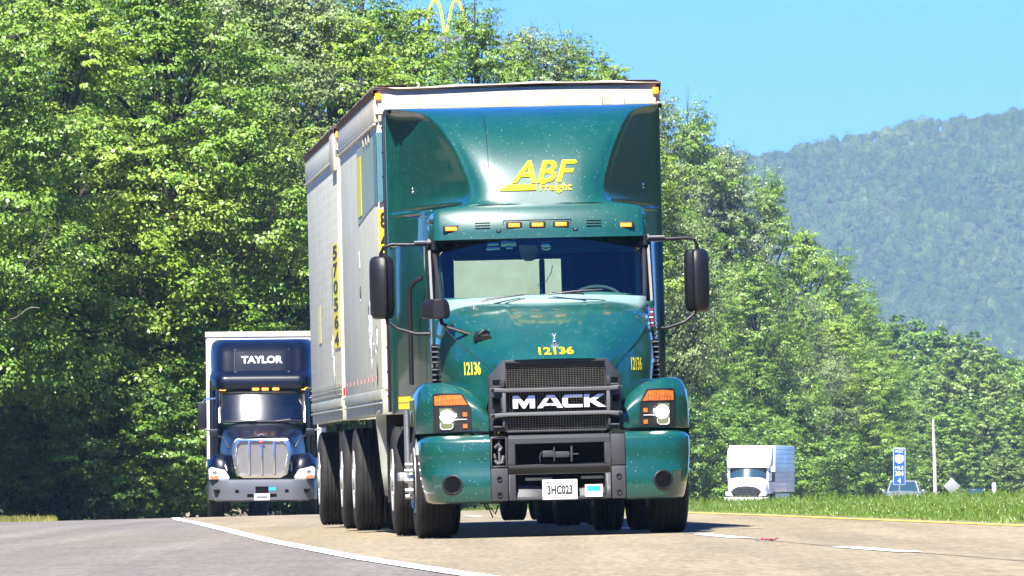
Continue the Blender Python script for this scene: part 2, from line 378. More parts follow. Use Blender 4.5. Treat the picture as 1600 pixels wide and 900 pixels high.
rng = np.random.default_rng(7)
def cloud(name, P, N, size, m, parent=None, aspect=.62, col_v=None, up=None):
    """leaf-sized faces: P centres, N facing, size per leaf"""
    n = len(P); N = N/np.linalg.norm(N, axis=1, keepdims=True)
    a = rng.normal(size=(n, 3)); a -= (a*N).sum(1)[:, None]*N; a /= np.linalg.norm(a, axis=1, keepdims=True); b = np.cross(N, a)
    s = np.asarray(size).reshape(-1, 1)*np.ones((n, 1))
    V = np.empty((n, 4, 3)); V[:, 0] = P-a*s*.5; V[:, 1] = P+b*s*aspect*.5+N*s*.08; V[:, 2] = P+a*s*.5; V[:, 3] = P-b*s*aspect*.5+N*s*.08
    return raw(name, V.reshape(-1, 3), n, 4, m, parent, col_v)
def raw(name, V, n, k, m, parent, cv):
    me = bpy.data.meshes.new(name); me.vertices.add(n*k); me.vertices.foreach_set('co', V.astype(np.float32).ravel())
    me.loops.add(n*k); me.loops.foreach_set('vertex_index', np.arange(n*k, dtype=np.int32))
    me.polygons.add(n); me.polygons.foreach_set('loop_start', np.arange(0, n*k, k, dtype=np.int32)); me.polygons.foreach_set('loop_total', np.full(n, k, dtype=np.int32))
    me.update(calc_edges=True)
    at = me.attributes.new('leaf', 'FLOAT', 'FACE'); at.data.foreach_set('value', (cv if cv is not None else rng.random(n)).astype(np.float32))
    me.materials.append(m); o = bpy.data.objects.new(name, me); col.objects.link(o)
    if parent: o.parent = parent
    return o
def grass(name, n, fx, y0, y1, h, m, wd=.008, clump=0):
    y = y0+(y1-y0)*rng.random(n)**.8; lo, hi = fx(y); x = lo+(hi-lo)*rng.random(n)
    if clump: 
        x += rng.normal(size=n)*.1
    z = np.array([H(a, b) for a, b in zip(x, y)])-.02
    patchn = .55+.45*np.sin(x*2.1+np.sin(y*.7)*2)*np.sin(y*.9+x)
    hh = h*(.45+.9*rng.random(n)**2)*(.75+.5*patchn); an = rng.random(n)*2*np.pi; le = rng.normal(size=(n, 2))*hh[:, None]*.35
    dx, dy = np.cos(an)*wd, np.sin(an)*wd*.5
    V = np.empty((n, 4, 3)); 
    V[:, 0] = np.c_[x-dx, y-dy, z]; V[:, 1] = np.c_[x+dx, y+dy, z]
    V[:, 2] = np.c_[x+dx*.7+le[:, 0]*.45, y+le[:, 1]*.45, z+hh*.6]; V[:, 3] = np.c_[x+le[:, 0], y+le[:, 1], z+hh]
    return raw(name, V.reshape(-1, 3), n, 4, m, None, np.clip(.5*rng.random(n)+.4*patchn, 0, .95))
yl = lambda y: np.interp(y, [a for a, b in YL], [b for a, b in YL])
tag(grass('verge_grass', 230000, lambda y: (yl(y)+.28, np.maximum(yl(y)+3, y*.0570+2)), 66, 215, .045, M['blade']), 'lush green grass strip beyond the yellow line on the right', 'grass', kind='stuff')
n0 = 9000
tag(grass('verge_weeds', n0, lambda y: (yl(y)+.8, y*.0575+1), 150, 215, .14, M['blade'], .009), 'taller ragged weeds along the crest of the grass strip', 'weeds', kind='stuff')
tag(grass('dry_verge_grass', 9000, lambda y: (-.0570*y-1.5, -.0487*y), 178, 206, .12, M['bladey']), 'yellowish sunlit grass patch at the far left edge of the pavement', 'grass', kind='stuff')
tag(grass('understorey_grass', 16000, lambda y: (-.058*y-1, -7.6+0*y), 206, 232, .06, leaf_mat('painted_shade_grass', (.012, .03, .006), (.02, .045, .008), (.035, .06, .012), .1, .1)), 'low green ground cover at the foot of the left trees, coloured dark for tree shade', 'ground cover', kind='stuff')  # blade colours darkened to stand in for shade under the trees

# ------------------------------------------------------------------ trees
def tree_proto(name, seed, h, wd, base, nleaf, lsize, m, lobes=34, conic=.3, loose=.0):
    r = np.random.default_rng(seed)
    rt = bpy.data.objects.new(name, None); col.objects.link(rt)
    C = []; ch = h-base
    for i in range(lobes):
        t = (i+.5)/lobes; z = base+ch*(.08+.86*t)
        prof = math.sin(math.pi*min(1, max(.0, .12+t*.86)))**.55*(1-conic*t)
        if t > .9: prof *= .5
        an = i*2.4+r.normal()*.4; q = r.random()**.45
        rad = wd*.5*prof*(.25+.62*q)
        C.append((rad*math.cos(an), rad*math.sin(an), z+r.normal()*ch*.02, wd*(.13+.10*r.random())*(1-.35*t)))
    C = np.array(C)
    # trunk and limbs
    g = G(); k = 9; pts = [(math.sin(i*.9+seed)*.12*i/k*wd*.2, math.cos(i*1.3+seed)*.1*i/k*wd*.2, h*.86*i/k) for i in range(k+1)]
    g.tube(pts, h*.018, 8, r1=h*.004)
    for (x, y, z, q) in C[::1]:
        zz = max(base*.6, z-h*.12-.35*math.hypot(x, y)); tt = min(k, zz/(h*.86)*k); i0 = int(min(k-1, tt)); p = Vector(pts[i0]).lerp(Vector(pts[i0+1]), tt-i0)
        e = Vector((x, y, z)); mid = p.lerp(e, .5)+Vector((0, 0, h*.012))
        g.tube([p, mid, e, e+Vector((x*.12, y*.12, q*.7))], [h*.0065, h*.0045, h*.0022, h*.0008], 5)
        for b in range(4):
            d = Vector(r.normal(size=3)); d.z = abs(d.z)*.6; d.normalize(); g.tube([e, e+d*q*.55, e+d*q*1.12+Vector((0, 0, q*.1))], [h*.0018, h*.001, h*.0004], 4)
    g.build('trunk', M['bark'], rt)
    # clumps in lobes, leaves in clumps
    Pc = []; Nc = []; Sc = []; Vc = []
    wts = C[:, 3]**2; cnt = np.maximum(50, (wts/wts.sum()*nleaf)).astype(int)
    for (x, y, z, q), c in zip(C, cnt):
        nc = max(10, c//52); d = r.normal(size=(nc, 3)); d /= np.linalg.norm(d, axis=1)[:, None]; d[:, 2] = d[:, 2]*.85+.12
        cc = np.array([x, y, z])+d*(q*(.55+.55*r.random((nc, 1))))*np.array([1.12, 1.12, .82])
        idx = r.integers(0, nc, c); cs = q*(.10+.11*r.random(nc))
        un = r.normal(size=(c, 3)); un /= np.linalg.norm(un, axis=1)[:, None]; un[:, 2] = np.where(r.random(c) < .8, np.abs(un[:, 2]), un[:, 2])
        off = un*(cs[idx]*(1.15+.55*r.random(c)))[:, None]*np.array([1.15, 1.15, .62])
        p = cc[idx]+off; nn = un*.75+d[idx]*.55+np.array([0, 0, .35])+r.normal(size=(c, 3))*.34
        out = r.random(c) < .07+loose; p[out] += d[idx][out]*(q*.35*r.random((out.sum(), 1)))
        Pc.append(p); Nc.append(nn); Sc.append(lsize*(.65+.7*r.random(c))); Vc.append(np.clip(r.random()*.35+r.random(nc)[idx]*.3+r.random(c)*.35-.02, 0, .9)+(r.random(c) < .003)*.12)
    cloud('crown', np.vstack(Pc), np.vstack(Nc), np.concatenate(Sc), m, rt, col_v=np.clip(np.concatenate(Vc), 0, 1))
    rt['h'] = h
    return rt
def bush_proto(name, seed, h, wd, nleaf, lsize, m):
    return tree_proto(name, seed, h, wd, h*.04, nleaf, lsize, m, lobes=16, conic=.1, loose=.08)
def copy_tree(o, parent=None):
    c = o.copy(); col.objects.link(c)
    if parent: c.parent = parent
    for chd in [q for q in bpy.data.objects if q.parent == o]: copy_tree(chd, c)
    return c
PR = {
 'A': tree_proto('broadleaf_tree', 11, 14, 8.5, 1.7, 92000, .105, M['leafA'], 44),
 'B': tree_proto('broadleaf_tree', 12, 14, 7.5, 1.6, 72000, .11, M['leafB'], 42, .4),
 'C': tree_proto('broadleaf_tree', 13, 14, 8.0, 1.7, 86000, .095, M['leafC'], 44, .35, .06),
 'D': tree_proto('broadleaf_tree', 14, 12, 8.0, .8, 72000, .11, M['leafD'], 40),
 'E': bush_proto('shrub', 15, 4, 5.0, 26000, .095, M['leafA']),
 'S': bush_proto('shrub', 16, 3.4, 4.4, 24000, .095, M['leafD']),
 'F': tree_proto('distant_tree', 17, 14, 10, 1.5, 30000, .25, M['leafF'], 36, .2),
 'K': tree_proto('distant_tree', 18, 14, 9, 1.5, 30000, .25, M['leafD'], 34, .3),
 'L': tree_proto('distant_tree', 19, 14, 10, 1.5, 30000, .25, M['leafA'], 36, .2),
}
used = set()
def plant(kind, X, Y, h, wf=1.0, rot=0, label='', group=None, cat='tree'):
    p = PR[kind]; h0 = p['h']
    o = p if kind not in used else copy_tree(p)
    used.add(kind); s = h/h0
    o.location = (X, Y, H(X, Y)-.05); o.rotation_euler = (0, 0, rot); o.scale = (s*wf, s*wf, s)
    o['label'] = label; o['category'] = cat
    if group: o['group'] = group
    return o
def at(px, Y): return (px-800)/14600*Y
# name: (kind, px, Y, height, width factor, label)
TL = [   # kind, X, Y, height, width factor, label
 ('A', -14.1, 236, 15.1, 0.93, 'broad leafy tree cut off by the left edge of the photo, nearest of all'),
 ('B', -11.7, 242, 14.9, 1.06, 'pale yellow-green tree with bare twigs near the left edge of the photo'),
 ('A', -9.1, 244, 15.0, 0.94, 'mid-green tree in the left wall, left of the navy truck'),
 ('C', -6.8, 250, 15.3, 0.97, 'grey-green tree rising directly above the navy truck'),
 ('B', -5.0, 262, 15.0, 1.06, "lighter green tree just left of the green truck's rear trailer"),
 ('D', -14.0, 262, 17.3, 0.74, 'dark tree standing behind the pale tree at the left edge'),
 ('A', -11.6, 268, 18.0, 0.78, 'tall green tree whose top leaves the photo left of the middle of the left wall'),
 ('D', -8.9, 272, 18.0, 0.71, 'dark green tree in the second row above and left of the navy truck'),
 ('C', -6.7, 282, 18.2, 0.82, 'tall silvery tree in the second row above the rear trailer'),
 ('A', -4.6, 296, 15.9, 0.88, 'green tree just above the roof edge of the rear trailer'),
 ('B', -3.5, 318, 14.7, 0.86, 'fresh green tree below the left yellow arch'),
 ('A', -1.3, 328, 13.5, 0.74, 'airy tall tree in front of the right yellow arch'),
 ('C', 0.5, 338, 12.4, 0.89, 'loose pale tree over the middle of the cab roof'),
 ('A', 2.2, 350, 11.0, 0.94, 'round green tree over the right half of the cab roof'),
 ('B', 3.8, 362, 12.0, 0.99, "yellow-green tree top just above the trailer's right corner"),
 ('C', 5.5, 374, 16.1, 0.69, "grey-green tree right behind the trailer's right edge"),
 ('A', 11.4, 600, 26.4, 0.61, 'green tree behind the right door mirror'),
 ('C', 13.8, 601, 24.5, 0.68, 'silvery green tree right of the right door mirror'),
 ('A', 16.4, 604, 22.2, 0.60, 'rounded green tree above the distant white truck'),
 ('B', 19.9, 636, 20.3, 0.74, 'bright tree with a pointed top right of the distant white truck'),
 ('A', 23.5, 676, 19.0, 0.70, 'darker sunlit tree on the falling skyline left of the mountain'),
 ('B', 27.1, 720, 17.2, 0.87, 'last bright tree at the lower right end of the near tree line'),
 ('D', -2.4, 345, 10.1, 0.93, 'dark tree filling in behind the cab roof on the left'),
 ('D', 1.5, 366, 8.7, 1.08, 'dark tree filling in behind the cab roof on the right'),
 ('C', 10.0, 600, 20.6, 0.86, 'lower pale tree beside the right mirror, in front of the taller ones'),
 ('B', 12.8, 600, 17.6, 1.03, 'low bright tree above the right headlight'),
 ('A', 15.4, 592, 16.1, 0.87, 'low green tree directly above the distant white truck'),
 ('C', 19.0, 626, 15.2, 0.98, 'low pale tree behind the right side of the distant white truck'),
 ('B', 21.9, 633, 13.7, 1.11, 'low bright tree halfway between the white truck and the blue sign'),
 ('A', 26.1, 676, 11.9, 1.11, 'low green tree behind the left side of the blue sign'),
]
BU = [
 ('S', -30, 243, 4.6), ('S', 50, 250, 4.6), ('E', 120, 246, 4.0), ('S', 190, 252, 4.8), ('S', 262, 250, 4.4), ('E', 330, 254, 5.2), ('S', 400, 262, 4.6), ('S', 470, 262, 4.8), ('S', 545, 270, 5.0), ('S', 620, 290, 5.0), ('S', 240, 240, 2.6), ('S', 155, 239, 2.5), ('S', 300, 242, 2.6),
 ('S', 1085, 564, 6.6), ('S', 1135, 573, 6.6), ('E', 1185, 578, 6.0), ('S', 1235, 593, 6.6), ('E', 1285, 610, 5.4), ('S', 1330, 633, 5.4), ('E', 1372, 650, 5.4),
]
BL = ['shaded shrub at the very left edge under the big trees', 'shaded shrub left of the pale grass patch end, second from the left edge', 'low shrub in deep shade above the left end of the pavement', 'dark shrub midway between the left edge and the navy truck', 'dark shrub a little left of where the white edge line begins', 'leafy shrub directly left of the navy truck', 'dark shrub hidden behind the navy truck\'s left side', 'dark shrub behind the navy truck\'s right side', 'dark shrub behind the rear trailer\'s wheels', 'dark shrub seen under the front trailer', 'low dark shrub in front of the thick trunk left of the navy truck', 'low dark shrub by the right end of the yellowish grass patch', 'low dark shrub just left of the navy truck mirror',
 'dark shrub beside the green truck\'s right bumper end', 'dark shrub left of the distant white truck', 'leafy shrub behind the distant white truck', 'dark shrub just right of the distant white truck', 'leafy shrub one third of the way from white truck to blue sign', 'dark shrub halfway from white truck to blue sign', 'leafy shrub left of the blue mile sign']
rt = random.Random(4)
for k, X, Y, h, wf, lab in TL: plant(k, X, Y, h, wf, rt.random()*6.3, lab, 'roadside wall of trees')
for (k, px, Y, h), lab in zip(BU, BL): plant(k, at(px, Y), Y, h*(1.45 if px < 700 else 1), 1.0, rt.random()*6.3, lab, 'shrubs under the trees', 'shrub')
FAR = [
 ('K', 1385, 1010, 20.5, 'dark far tree at the left end of the ridge under the mountain'), ('L', 1425, 1020, 20, 'pale far tree second from the left on the ridge'), ('K', 1468, 1020, 19.5, 'dark far tree on the ridge above the white pole'), ('K', 1508, 1030, 19, 'dark far tree on the ridge right of the white pole'), ('K', 1545, 1040, 17, 'dark far tree where the ridge drops'), ('F', 1582, 1040, 15.5, 'green far tree at the right end of the ridge'), ('L', 1625, 1040, 15.5, 'pale far tree cut by the right edge of the photo'),
 ('F', 1400, 900, 13.8, 'mid-distance tree right of the near tree line, above the blue sign'), ('L', 1438, 890, 14.4, 'pale mid-distance tree above and left of the pole top'), ('F', 1486, 880, 14.6, 'round mid-distance tree above the pole top'), ('F', 1535, 880, 14.8, 'broad mid-distance tree right of the pole top'), ('L', 1580, 890, 14.2, 'pale mid-distance tree near the right edge'), ('F', 1622, 900, 14.6, 'mid-distance tree cut by the right edge of the photo'),
 ('K', 1515, 840, 10.5, 'dark gap-filling tree in the middle of the mid-distance wood'), ('L', 1395, 800, 9.8, 'low pale tree behind the top of the blue sign'), ('F', 1440, 790, 9.2, 'low tree just left of the white pole'), ('L', 1488, 780, 9.0, 'low pale tree behind the diamond sign'), ('F', 1540, 790, 9.4, 'low tree above the marker post'), ('L', 1590, 800, 9.8, 'low pale tree at the right edge'),
 ('F', 1410, 700, 5.0, 'bushy small tree behind the silver car'), ('F', 1462, 690, 4.8, 'bushy small tree behind the foot of the white pole'), ('L', 1512, 830, 6.5, 'pale bushy tree behind the dark blue car'), ('F', 1575, 690, 4.8, 'bushy small tree right of the marker post'),
]
for k, px, Y, h, lab in FAR: plant(k, at(px, Y), Y, h, 1.0, rt.random()*6.3, lab, 'trees in the middle distance')
# bare dead limbs leaning out at the left edge
g = G()
for pts, r0 in (([(-12.8, 236, 5.2), (-12.2, 233, 5.6), (-11.7, 231.5, 6.1), (-11.45, 231, 6.6)], .035), ([(-12.8, 236, 5.0), (-12.3, 232.5, 5.15), (-11.9, 231.5, 5.5)], .02), ([(-12.2, 233, 5.6), (-11.9, 232, 5.55), (-11.6, 231.5, 5.7)], .014), ([(-12.9, 235, 4.4), (-12.4, 232.5, 4.35), (-12.0, 232, 4.6), (-11.7, 231.5, 4.6)], .018)):
    g.tube(spline(pts, 4), r0, 6, r1=r0*.35)
tag(g.build('dead_sapling', mat('bare_wood', (.34, .30, .24), .85, var=.4, vscale=6)), 'pale bare dead sapling with thin limbs at the left edge', 'tree')


# ------------------------------------------------------------------ distant wooded mountain
SK = [(60, 180), (95, 186), (110, 185), (122, 182), (133, 180), (147, 182.5), (157, 186.5), (168, 187), (181, 190), (200, 194), (217, 199), (232, 199.5), (252, 201), (266, 203.5), (279, 205.5), (300, 207), (360, 214), (420, 222)]
YM = 5050.0
def HM(X, Y):     # hill surface
    top = interp(X*YM/max(Y, 1)*1.0, SK)-7
    t = (Y-4300)/(YM+60-4300); t = max(0, min(1, t))
    z = top*(t**1.15)
    z += 9*math.sin(X*.034+Y*.006)*math.sin(math.pi*t)+6*math.sin(X*.075+1.7+Y*.011)*math.sin(math.pi*t)
    if Y > YM+60: z = top-(Y-YM-60)*.25
    return z-4
mx_ = np.linspace(40, 460, 61); my_ = np.linspace(4250, 5500, 60)
g = G(); g.grid([[(x, y, HM(x, y)) for x in mx_] for y in my_]); struct(g.build('mountain', M['soil'], angle=80))
r = np.random.default_rng(5); cx = []
for yy in np.arange(4440, YM+75, 6.2):
    for xx in np.arange(84, 300, 4.9):
        x = xx+r.uniform(-2.4, 2.4); y = yy+r.uniform(-3, 3)
        cx.append((x, y, HM(x, y)))
cx = np.array(cx); nC = len(cx); K = 150
d = r.normal(size=(nC, K, 3)); d /= np.linalg.norm(d, axis=2)[:, :, None]; d[:, :, 2] = np.abs(d[:, :, 2]); d[:, :, 1] = np.where(r.random((nC, K)) < .7, -np.abs(d[:, :, 1]), d[:, :, 1])
rad = (1.3+2.5*r.random(nC)**2)[:, None, None]; hz = (rad*(.8+.9*r.random((nC, 1, 1))))
sub = r.normal(size=(nC, 9, 3)); sub /= np.linalg.norm(sub, axis=2)[:, :, None]
lump = (np.einsum('nkc,njc->nkj', d, sub).clip(0, 1)**6).sum(2)[:, :, None]*.22
# solid crowns under the leaf clumps
nu_, nv_ = 12, 7
th = np.linspace(0, 2*np.pi, nu_+1)[:-1]; ph = np.linspace(-.35, np.pi/2, nv_)
U = np.array([[math.cos(p)*math.cos(q), math.cos(p)*math.sin(q), math.sin(p)] for p in ph for q in th])
lum = (np.einsum('vc,njc->nvj', U, sub).clip(0, 1)**5).sum(2)[:, :, None]*.26
BV = cx[:, None, :]+np.concatenate([U[None, :, :2]*rad, U[None, :, 2:]*hz], 2)*(.55+lum+.30*r.random((nC, nu_*nv_, 1)))+np.array([0, 0, 1.6])
F0 = np.array([[i*nu_+j, i*nu_+(j+1) % nu_, (i+1)*nu_+(j+1) % nu_, (i+1)*nu_+j] for i in range(nv_-1) for j in range(nu_)])
FF = (F0[None]+(np.arange(nC)*nu_*nv_)[:, None, None]).reshape(-1, 4)
cc_ = np.clip(r.random(nC)**1.4*.65+.16+.16*np.sin(cx[:, 0]*.06+cx[:, 1]*.009)*np.sin(cx[:, 1]*.021+1), 0, .9)
me = bpy.data.meshes.new('mountain_forest'); me.from_pydata(BV.reshape(-1, 3).tolist(), [], FF.tolist()); me.polygons.foreach_set('use_smooth', [True]*len(FF))
at_ = me.attributes.new('leaf', 'FLOAT', 'FACE'); at_.data.foreach_set('value', np.repeat(cc_, len(F0)).astype(np.float32))
blob_me = me
P = cx[:, None, :]+np.concatenate([d[:, :, :2]*rad, d[:, :, 2:]*hz], 2)*(.80+lump+.35*r.random((nC, K, 1)))+np.array([0, 0, 1.9])
N = d+r.normal(size=d.shape)*.55
cv = np.clip(cc_[:, None]+r.random((nC, K))*.12, 0, .95)
M['leafM'] = leaf_mat('leaf_mountain', (.028, .06, .008), (.06, .105, .018), (.12, .15, .04), .05, .0)
mf = cloud('mountain_forest', P.reshape(-1, 3), N.reshape(-1, 3), (.42+.60*r.random(nC*K)), M['leafM'], aspect=.85, col_v=cv.ravel())
bm = bmesh.new(); bm.from_mesh(mf.data); bm.from_mesh(blob_me); bm.to_mesh(mf.data); bm.free(); bpy.data.meshes.remove(blob_me)
tag(mf, 'hazy unbroken forest covering the far mountain', 'forest', kind='stuff')
# wooded rise behind the camera (seen only in the paint and glass)
g = G(); rows = []
ring = [(900, 560), (620, 470), (150, 380), (85, 240), (75, 120), (75, 0), (80, -70), (20, -95), (-50, -90), (-75, -50), (-70, 40), (-62, 130), (-75, 230), (-160, 330)]
ring = spline(ring, 10)
for off, zz in ((0, -4), (1.05, 5), (1.12, 12), (1.22, 19), (1.35, 23), (1.6, 20)):
    rr = []
    for i, (x, y) in enumerate(ring):
        k = 1 if off == 0 else off
        d = math.hypot(x, y-60); sc = (1+(k-1)*60/max(60, d)) if d else 1
        rr.append((x*sc, 60+(y-60)*sc, zz*max(1, d/110)*(1+.2*math.sin(i*.7+off*3)+.1*math.sin(i*1.9+off*9)) if zz > 0 else zz))
    rows.append(rr)
g.grid(rows); tag(g.build('wooded_rise', mat('wooded_rise_green', (.008, .028, .008), .9, var=.8, vscale=.5, tint=(.02, .055, .012), spec=.1)), 'wooded rise behind and beside the camera mirrored in the paint', 'woods', kind='stuff')

# ================================================================== shared vehicle parts
def wheel(parent, x, y, r=.5, wd=.29, side=-1, name='wheel', deep=False, rimm='rim', z=None):
    """wheel with its outer face at x, facing 'side'; tyre is a sub-part"""
    z = r if z is None else z
    g = G(); ri = r*.56; a = 0 if not deep else .10
    prof = [(.01, -.02+a), (.10, -.02+a), (.105, .06+a), (.17, .07+a), (.19, .035+a), (ri-.06, .05+a), (ri-.03, .03), (ri-.01, .0), (ri, -.008), (ri+.006, .03), (ri-.01, .08), (ri-.03, wd-.04), (ri, wd)]
    g.lathe([(q, -(b)) for q, b in prof], (x, y, z), 'x', 32, 0, side)
    for k in range(10):
        t = 2*math.pi*k/10; p = Vector((x, y+math.cos(t)*.14, z+math.sin(t)*.14)); a2 = Vector((side, 0, 0))
        g.tube([p-a2*(.09+a), p+a2*(.005-a)], .016, 6)
    o = g.build(name, M[rimm], parent, angle=40)
    t = G(); ws = [(ri-.005, .02), (ri+.01, .002), (r*.80, -.006), (r*.90, .002), (r*.955, .012), (r*.985, .022), (r, .035)]
    nr = 5; tread = []
    for i in range(nr):
        a0 = .035+(wd-.07)*i/nr; a1 = .035+(wd-.07)*(i+1)/nr
        tread += [(r, a0+.004), (r, a1-.006), (r-.012, a1-.004), (r-.012, a1+.001)]
    tread[-2:] = []
    prof = ws+tread+[(q, wd-b) for q, b in ws[::-1]]
    t.lathe([(q, -b) for q, b in prof], (x, y, z), 'x', 56, 0, side)
    ty = t.build('tyre', M['rubber'], o, angle=28)
    return o

TH = R(3.23); ROLL = .0245
TX = .41; TZ = .0095
rig_rot = (0, -ROLL, TH)
# ================================================================== main tractor
T = root('semi_truck', 'large dark green day-cab semi truck with tall roof fairing leading the double trailers', 'semi truck', (TX, 80, TZ), rig_rot)

# --- roof fairing: one height field y(x, z)
WT = [(2.60, .965), (2.84, .955), (2.87, .93), (2.89, .84), (2.905, .70), (2.93, .61), (2.98, .58), (3.1, .59), (3.33, .665), (3.5, .74), (3.62, .80), (3.70, .86), (3.745, .92), (3.775, 1.0), (3.80, 1.12), (3.825, 1.3)]
YC = [(2.60, 1.76), (2.70, 1.78), (2.80, 1.82), (2.85, 1.855), (2.88, 1.88), (2.93, 1.91), (3.1, 2.0), (3.2, 2.06), (3.3, 2.13), (3.4, 2.215), (3.5, 2.32), (3.58, 2.43), (3.64, 2.54), (3.70, 2.69), (3.74, 2.83), (3.78, 3.03), (3.805, 3.23), (3.82, 3.42), (3.83, 3.62)]
YW = [(2.60, 3.30), (3.6, 3.36), (3.74, 3.42), (3.79, 3.48), (3.815, 3.56), (3.83, 3.68)]
zs = sorted(set([2.60, 2.62, 2.66, 2.70, 2.75, 2.79, 2.82, 2.84, 2.855, 2.87, 2.88, 2.89, 2.897, 2.905, 2.915, 2.93, 2.95, 2.98, 3.03]+list(np.linspace(3.1, 3.6, 11))+[3.64, 3.68, 3.70, 3.72, 3.74, 3.755, 3.77, 3.785, 3.80, 3.81, 3.82, 3.83]))
def fpoint(u, z):
    """u in 0..1 from the centre line to the outer edge"""
    wz = interp(z, WT); xo = 1.215; t = .085 if z > 2.93 else .045
    cols = [(0, 0), (.5, max(.01, min(wz-t, xo-.12))), (.78, min(wz+t, xo-.02)), (1, xo)]
    x = interp(u, cols)
    k = (wz+t-x)/(2*t); k = max(0, min(1, k)); k = k*k*(3-2*k)
    yc = interp(z, YC)+.12*max(0, (x/ max(wz, .5)))**5*(.5 if z < 2.9 else 1)
    if z < 2.9: yc += .10*(x/.96)**2
    # shallow pressed lines in the middle panel
    if z > 3.0: yc -= .002*math.exp(-((x-.40)/.018)**2)*min(1, (3.7-z)*6 if z < 3.7 else 0)
    xe = wz-t; ye = interp(z, YC)+.12*(.5 if z < 2.9 else 1)*min(1.5, (xe/max(wz, .5))**5)
    ys = ye+.06 if z > 2.93 else (3.05 if z < 2.86 else 3.05+(ye+.06-3.05)*(z-2.86)/.07)
    yw = ys+(3.95-ys)*max(0, (x-wz))/max(.02, 1.215-wz)
    return x, yw+(yc-yw)*k
us = list(np.linspace(0, .5, 20))+list(np.linspace(.5, .78, 22))[1:]+list(np.linspace(.78, 1, 5))[1:]
rows = []
for z in zs:
    rr = []
    for s, seq in ((-1, us[::-1]), (1, us[1:])):
        for u in seq:
            x, y = fpoint(u, z); rr.append((s*x, y, z))
    rows.append(rr)
# round the outer vertical corner and run back along the side
rows2 = []
for rr in rows:
    z = rr[0][2]; yb = 4.25; y0 = rr[0][1]
    L = [(-1.235, yb, z), (-1.235, 4.1, z), (-1.235, y0+.05, z), (-1.230, y0+.015, z)]
    rows2.append(L+rr+[(1.230, y0+.015, z), (1.235, y0+.05, z), (1.235, 4.1, z), (1.235, yb, z)])
top = [(p[0], max(p[1], 4.1), 3.84) for p in rows2[-1]]
g = G(); g.grid(rows2)
# seams in the rubber edge and a joint line
fair = g.build('roof_fairing', M['green'], T, angle=50)
fair_bvh = BVHTree.FromPolygons([Vector(v) for v in g.v], g.f)
for s in (-1, 1):
    g = G(); g.prism([(3.97, 1.12), (4.0, 1.10), (4.25, 1.10), (4.25, 2.60), (3.97, 2.60)], 'x', s*1.205, s*1.235)
    g.hexa([(s*.96, 3.05, 1.10), (s*1.212, 3.95, 1.10), (s*1.212, 4.0, 1.10), (s*.96, 3.1, 1.10)], [(s*.96, 3.05, 2.60), (s*1.212, 3.95, 2.60), (s*1.212, 4.0, 2.60), (s*.96, 3.1, 2.60)])
    se = g.build('side_extender', M['green_clean'], T, bevel=.012)
    g = G()
    g.box(s*1.228, s*1.252, 4.20, 4.42, 1.12, 3.80)
    for k in range(12): g.box(s*1.245, s*1.262, 4.24, 4.30, 1.25+k*.22, 1.275+k*.22)
    g.build('rubber_edge', M['black'], se, bevel=.004)
    if s < 0:
        g = G(); [g.hexa([(-1.185, 3.835, z), (-1.065, 3.405, z), (-1.065, 3.41, z), (-1.185, 3.84, z)], [(-1.185, 3.835, z+.052), (-1.065, 3.405, z+.052), (-1.065, 3.41, z+.052), (-1.185, 3.84, z+.052)]) for z in (1.20, 1.14)]; g.build('yellow_sticker', M['yellow'], se)
    g = G()
    for zz in (3.10, 3.07): g.ell((s*1.03, fair_bvh.ray_cast(Vector((s*1.03, -3, zz)), Vector((0, 1, 0)))[0].y-.003, zz), (.011, .006, .011), 8, 6)
    g.build('rivet', M['chrome'], fair)
# cap lip
g = G(); g.tube([(-1.215, 3.62, 3.80), (-1.23, 3.9, 3.82), (-1.23, 4.2, 3.81)], .02, 6); g.tube([(1.215, 3.62, 3.80), (1.23, 3.9, 3.82), (1.23, 4.2, 3.81)], .02, 6); g.build('fairing_edge', M['black'], fair)
g = G(); g.box(-.415, -.409, 2.4, 3.3, 3.0, 3.0); 
pts = []
for z in np.linspace(3.12, 3.70, 14):
    h = fair_bvh.ray_cast(Vector((-.42, -3, z)), Vector((0, 1, 0))); pts.append((-.42, h[0].y-.001, z))
g = G(); g.tube(pts, .0045, 4); g.build('panel_seam', M['black'], fair)

# lettering on the fairing
YEL = mat('yellow_letter', (.76, .56, .0), .6, spec=.2, var=.1, vscale=20)
text('ABF', .25, YEL, fair, (.062, 0, 3.190), bvh=fair_bvh, off=.005, shear=.30, fit=(.58, .20))
text('Freight', .08, YEL, fair, (.158, 0, 3.042), bvh=fair_bvh, off=.001, shear=.15, fit=(.285, .088))
text('.', .08, YEL, fair, (.355, 0, 3.27), bvh=fair_bvh, fit=(.014, .014))
g = G(); n = 14; rws = []
for i in range(n+1):
    a = i/n
    rws.append([(-.075-.02+a*.385+0*a, fair_bvh.ray_cast(Vector((a*.3, -3, z)), Vector((0, 1, 0)))[0].y-.008, z) for z in (3.035, 3.08)])
rws = [[(-.345+a*.33, fair_bvh.ray_cast(Vector((-.345+a*.33, -3, 3.025)), Vector((0, 1, 0)))[0].y-.010, 3.025), (-.255+a*.245, fair_bvh.ray_cast(Vector((-.255+a*.245, -3, 3.078)), Vector((0, 1, 0)))[0].y-.010, 3.078)] for a in np.linspace(0, 1, 24)]
rws = [[tuple(np.array(q[0])*(1-k)+np.array(q[1])*k+np.array([0, -.004, 0])) for k in (0, .5, 1)] for q in rws]
rws = [[(x, fair_bvh.ray_cast(Vector((x, -3, z)), Vector((0, 1, 0)))[0].y-.012, z) for x, y, z in q] for q in rws]
g.grid(rws); g.build('yellow_stripe', YEL, fair)
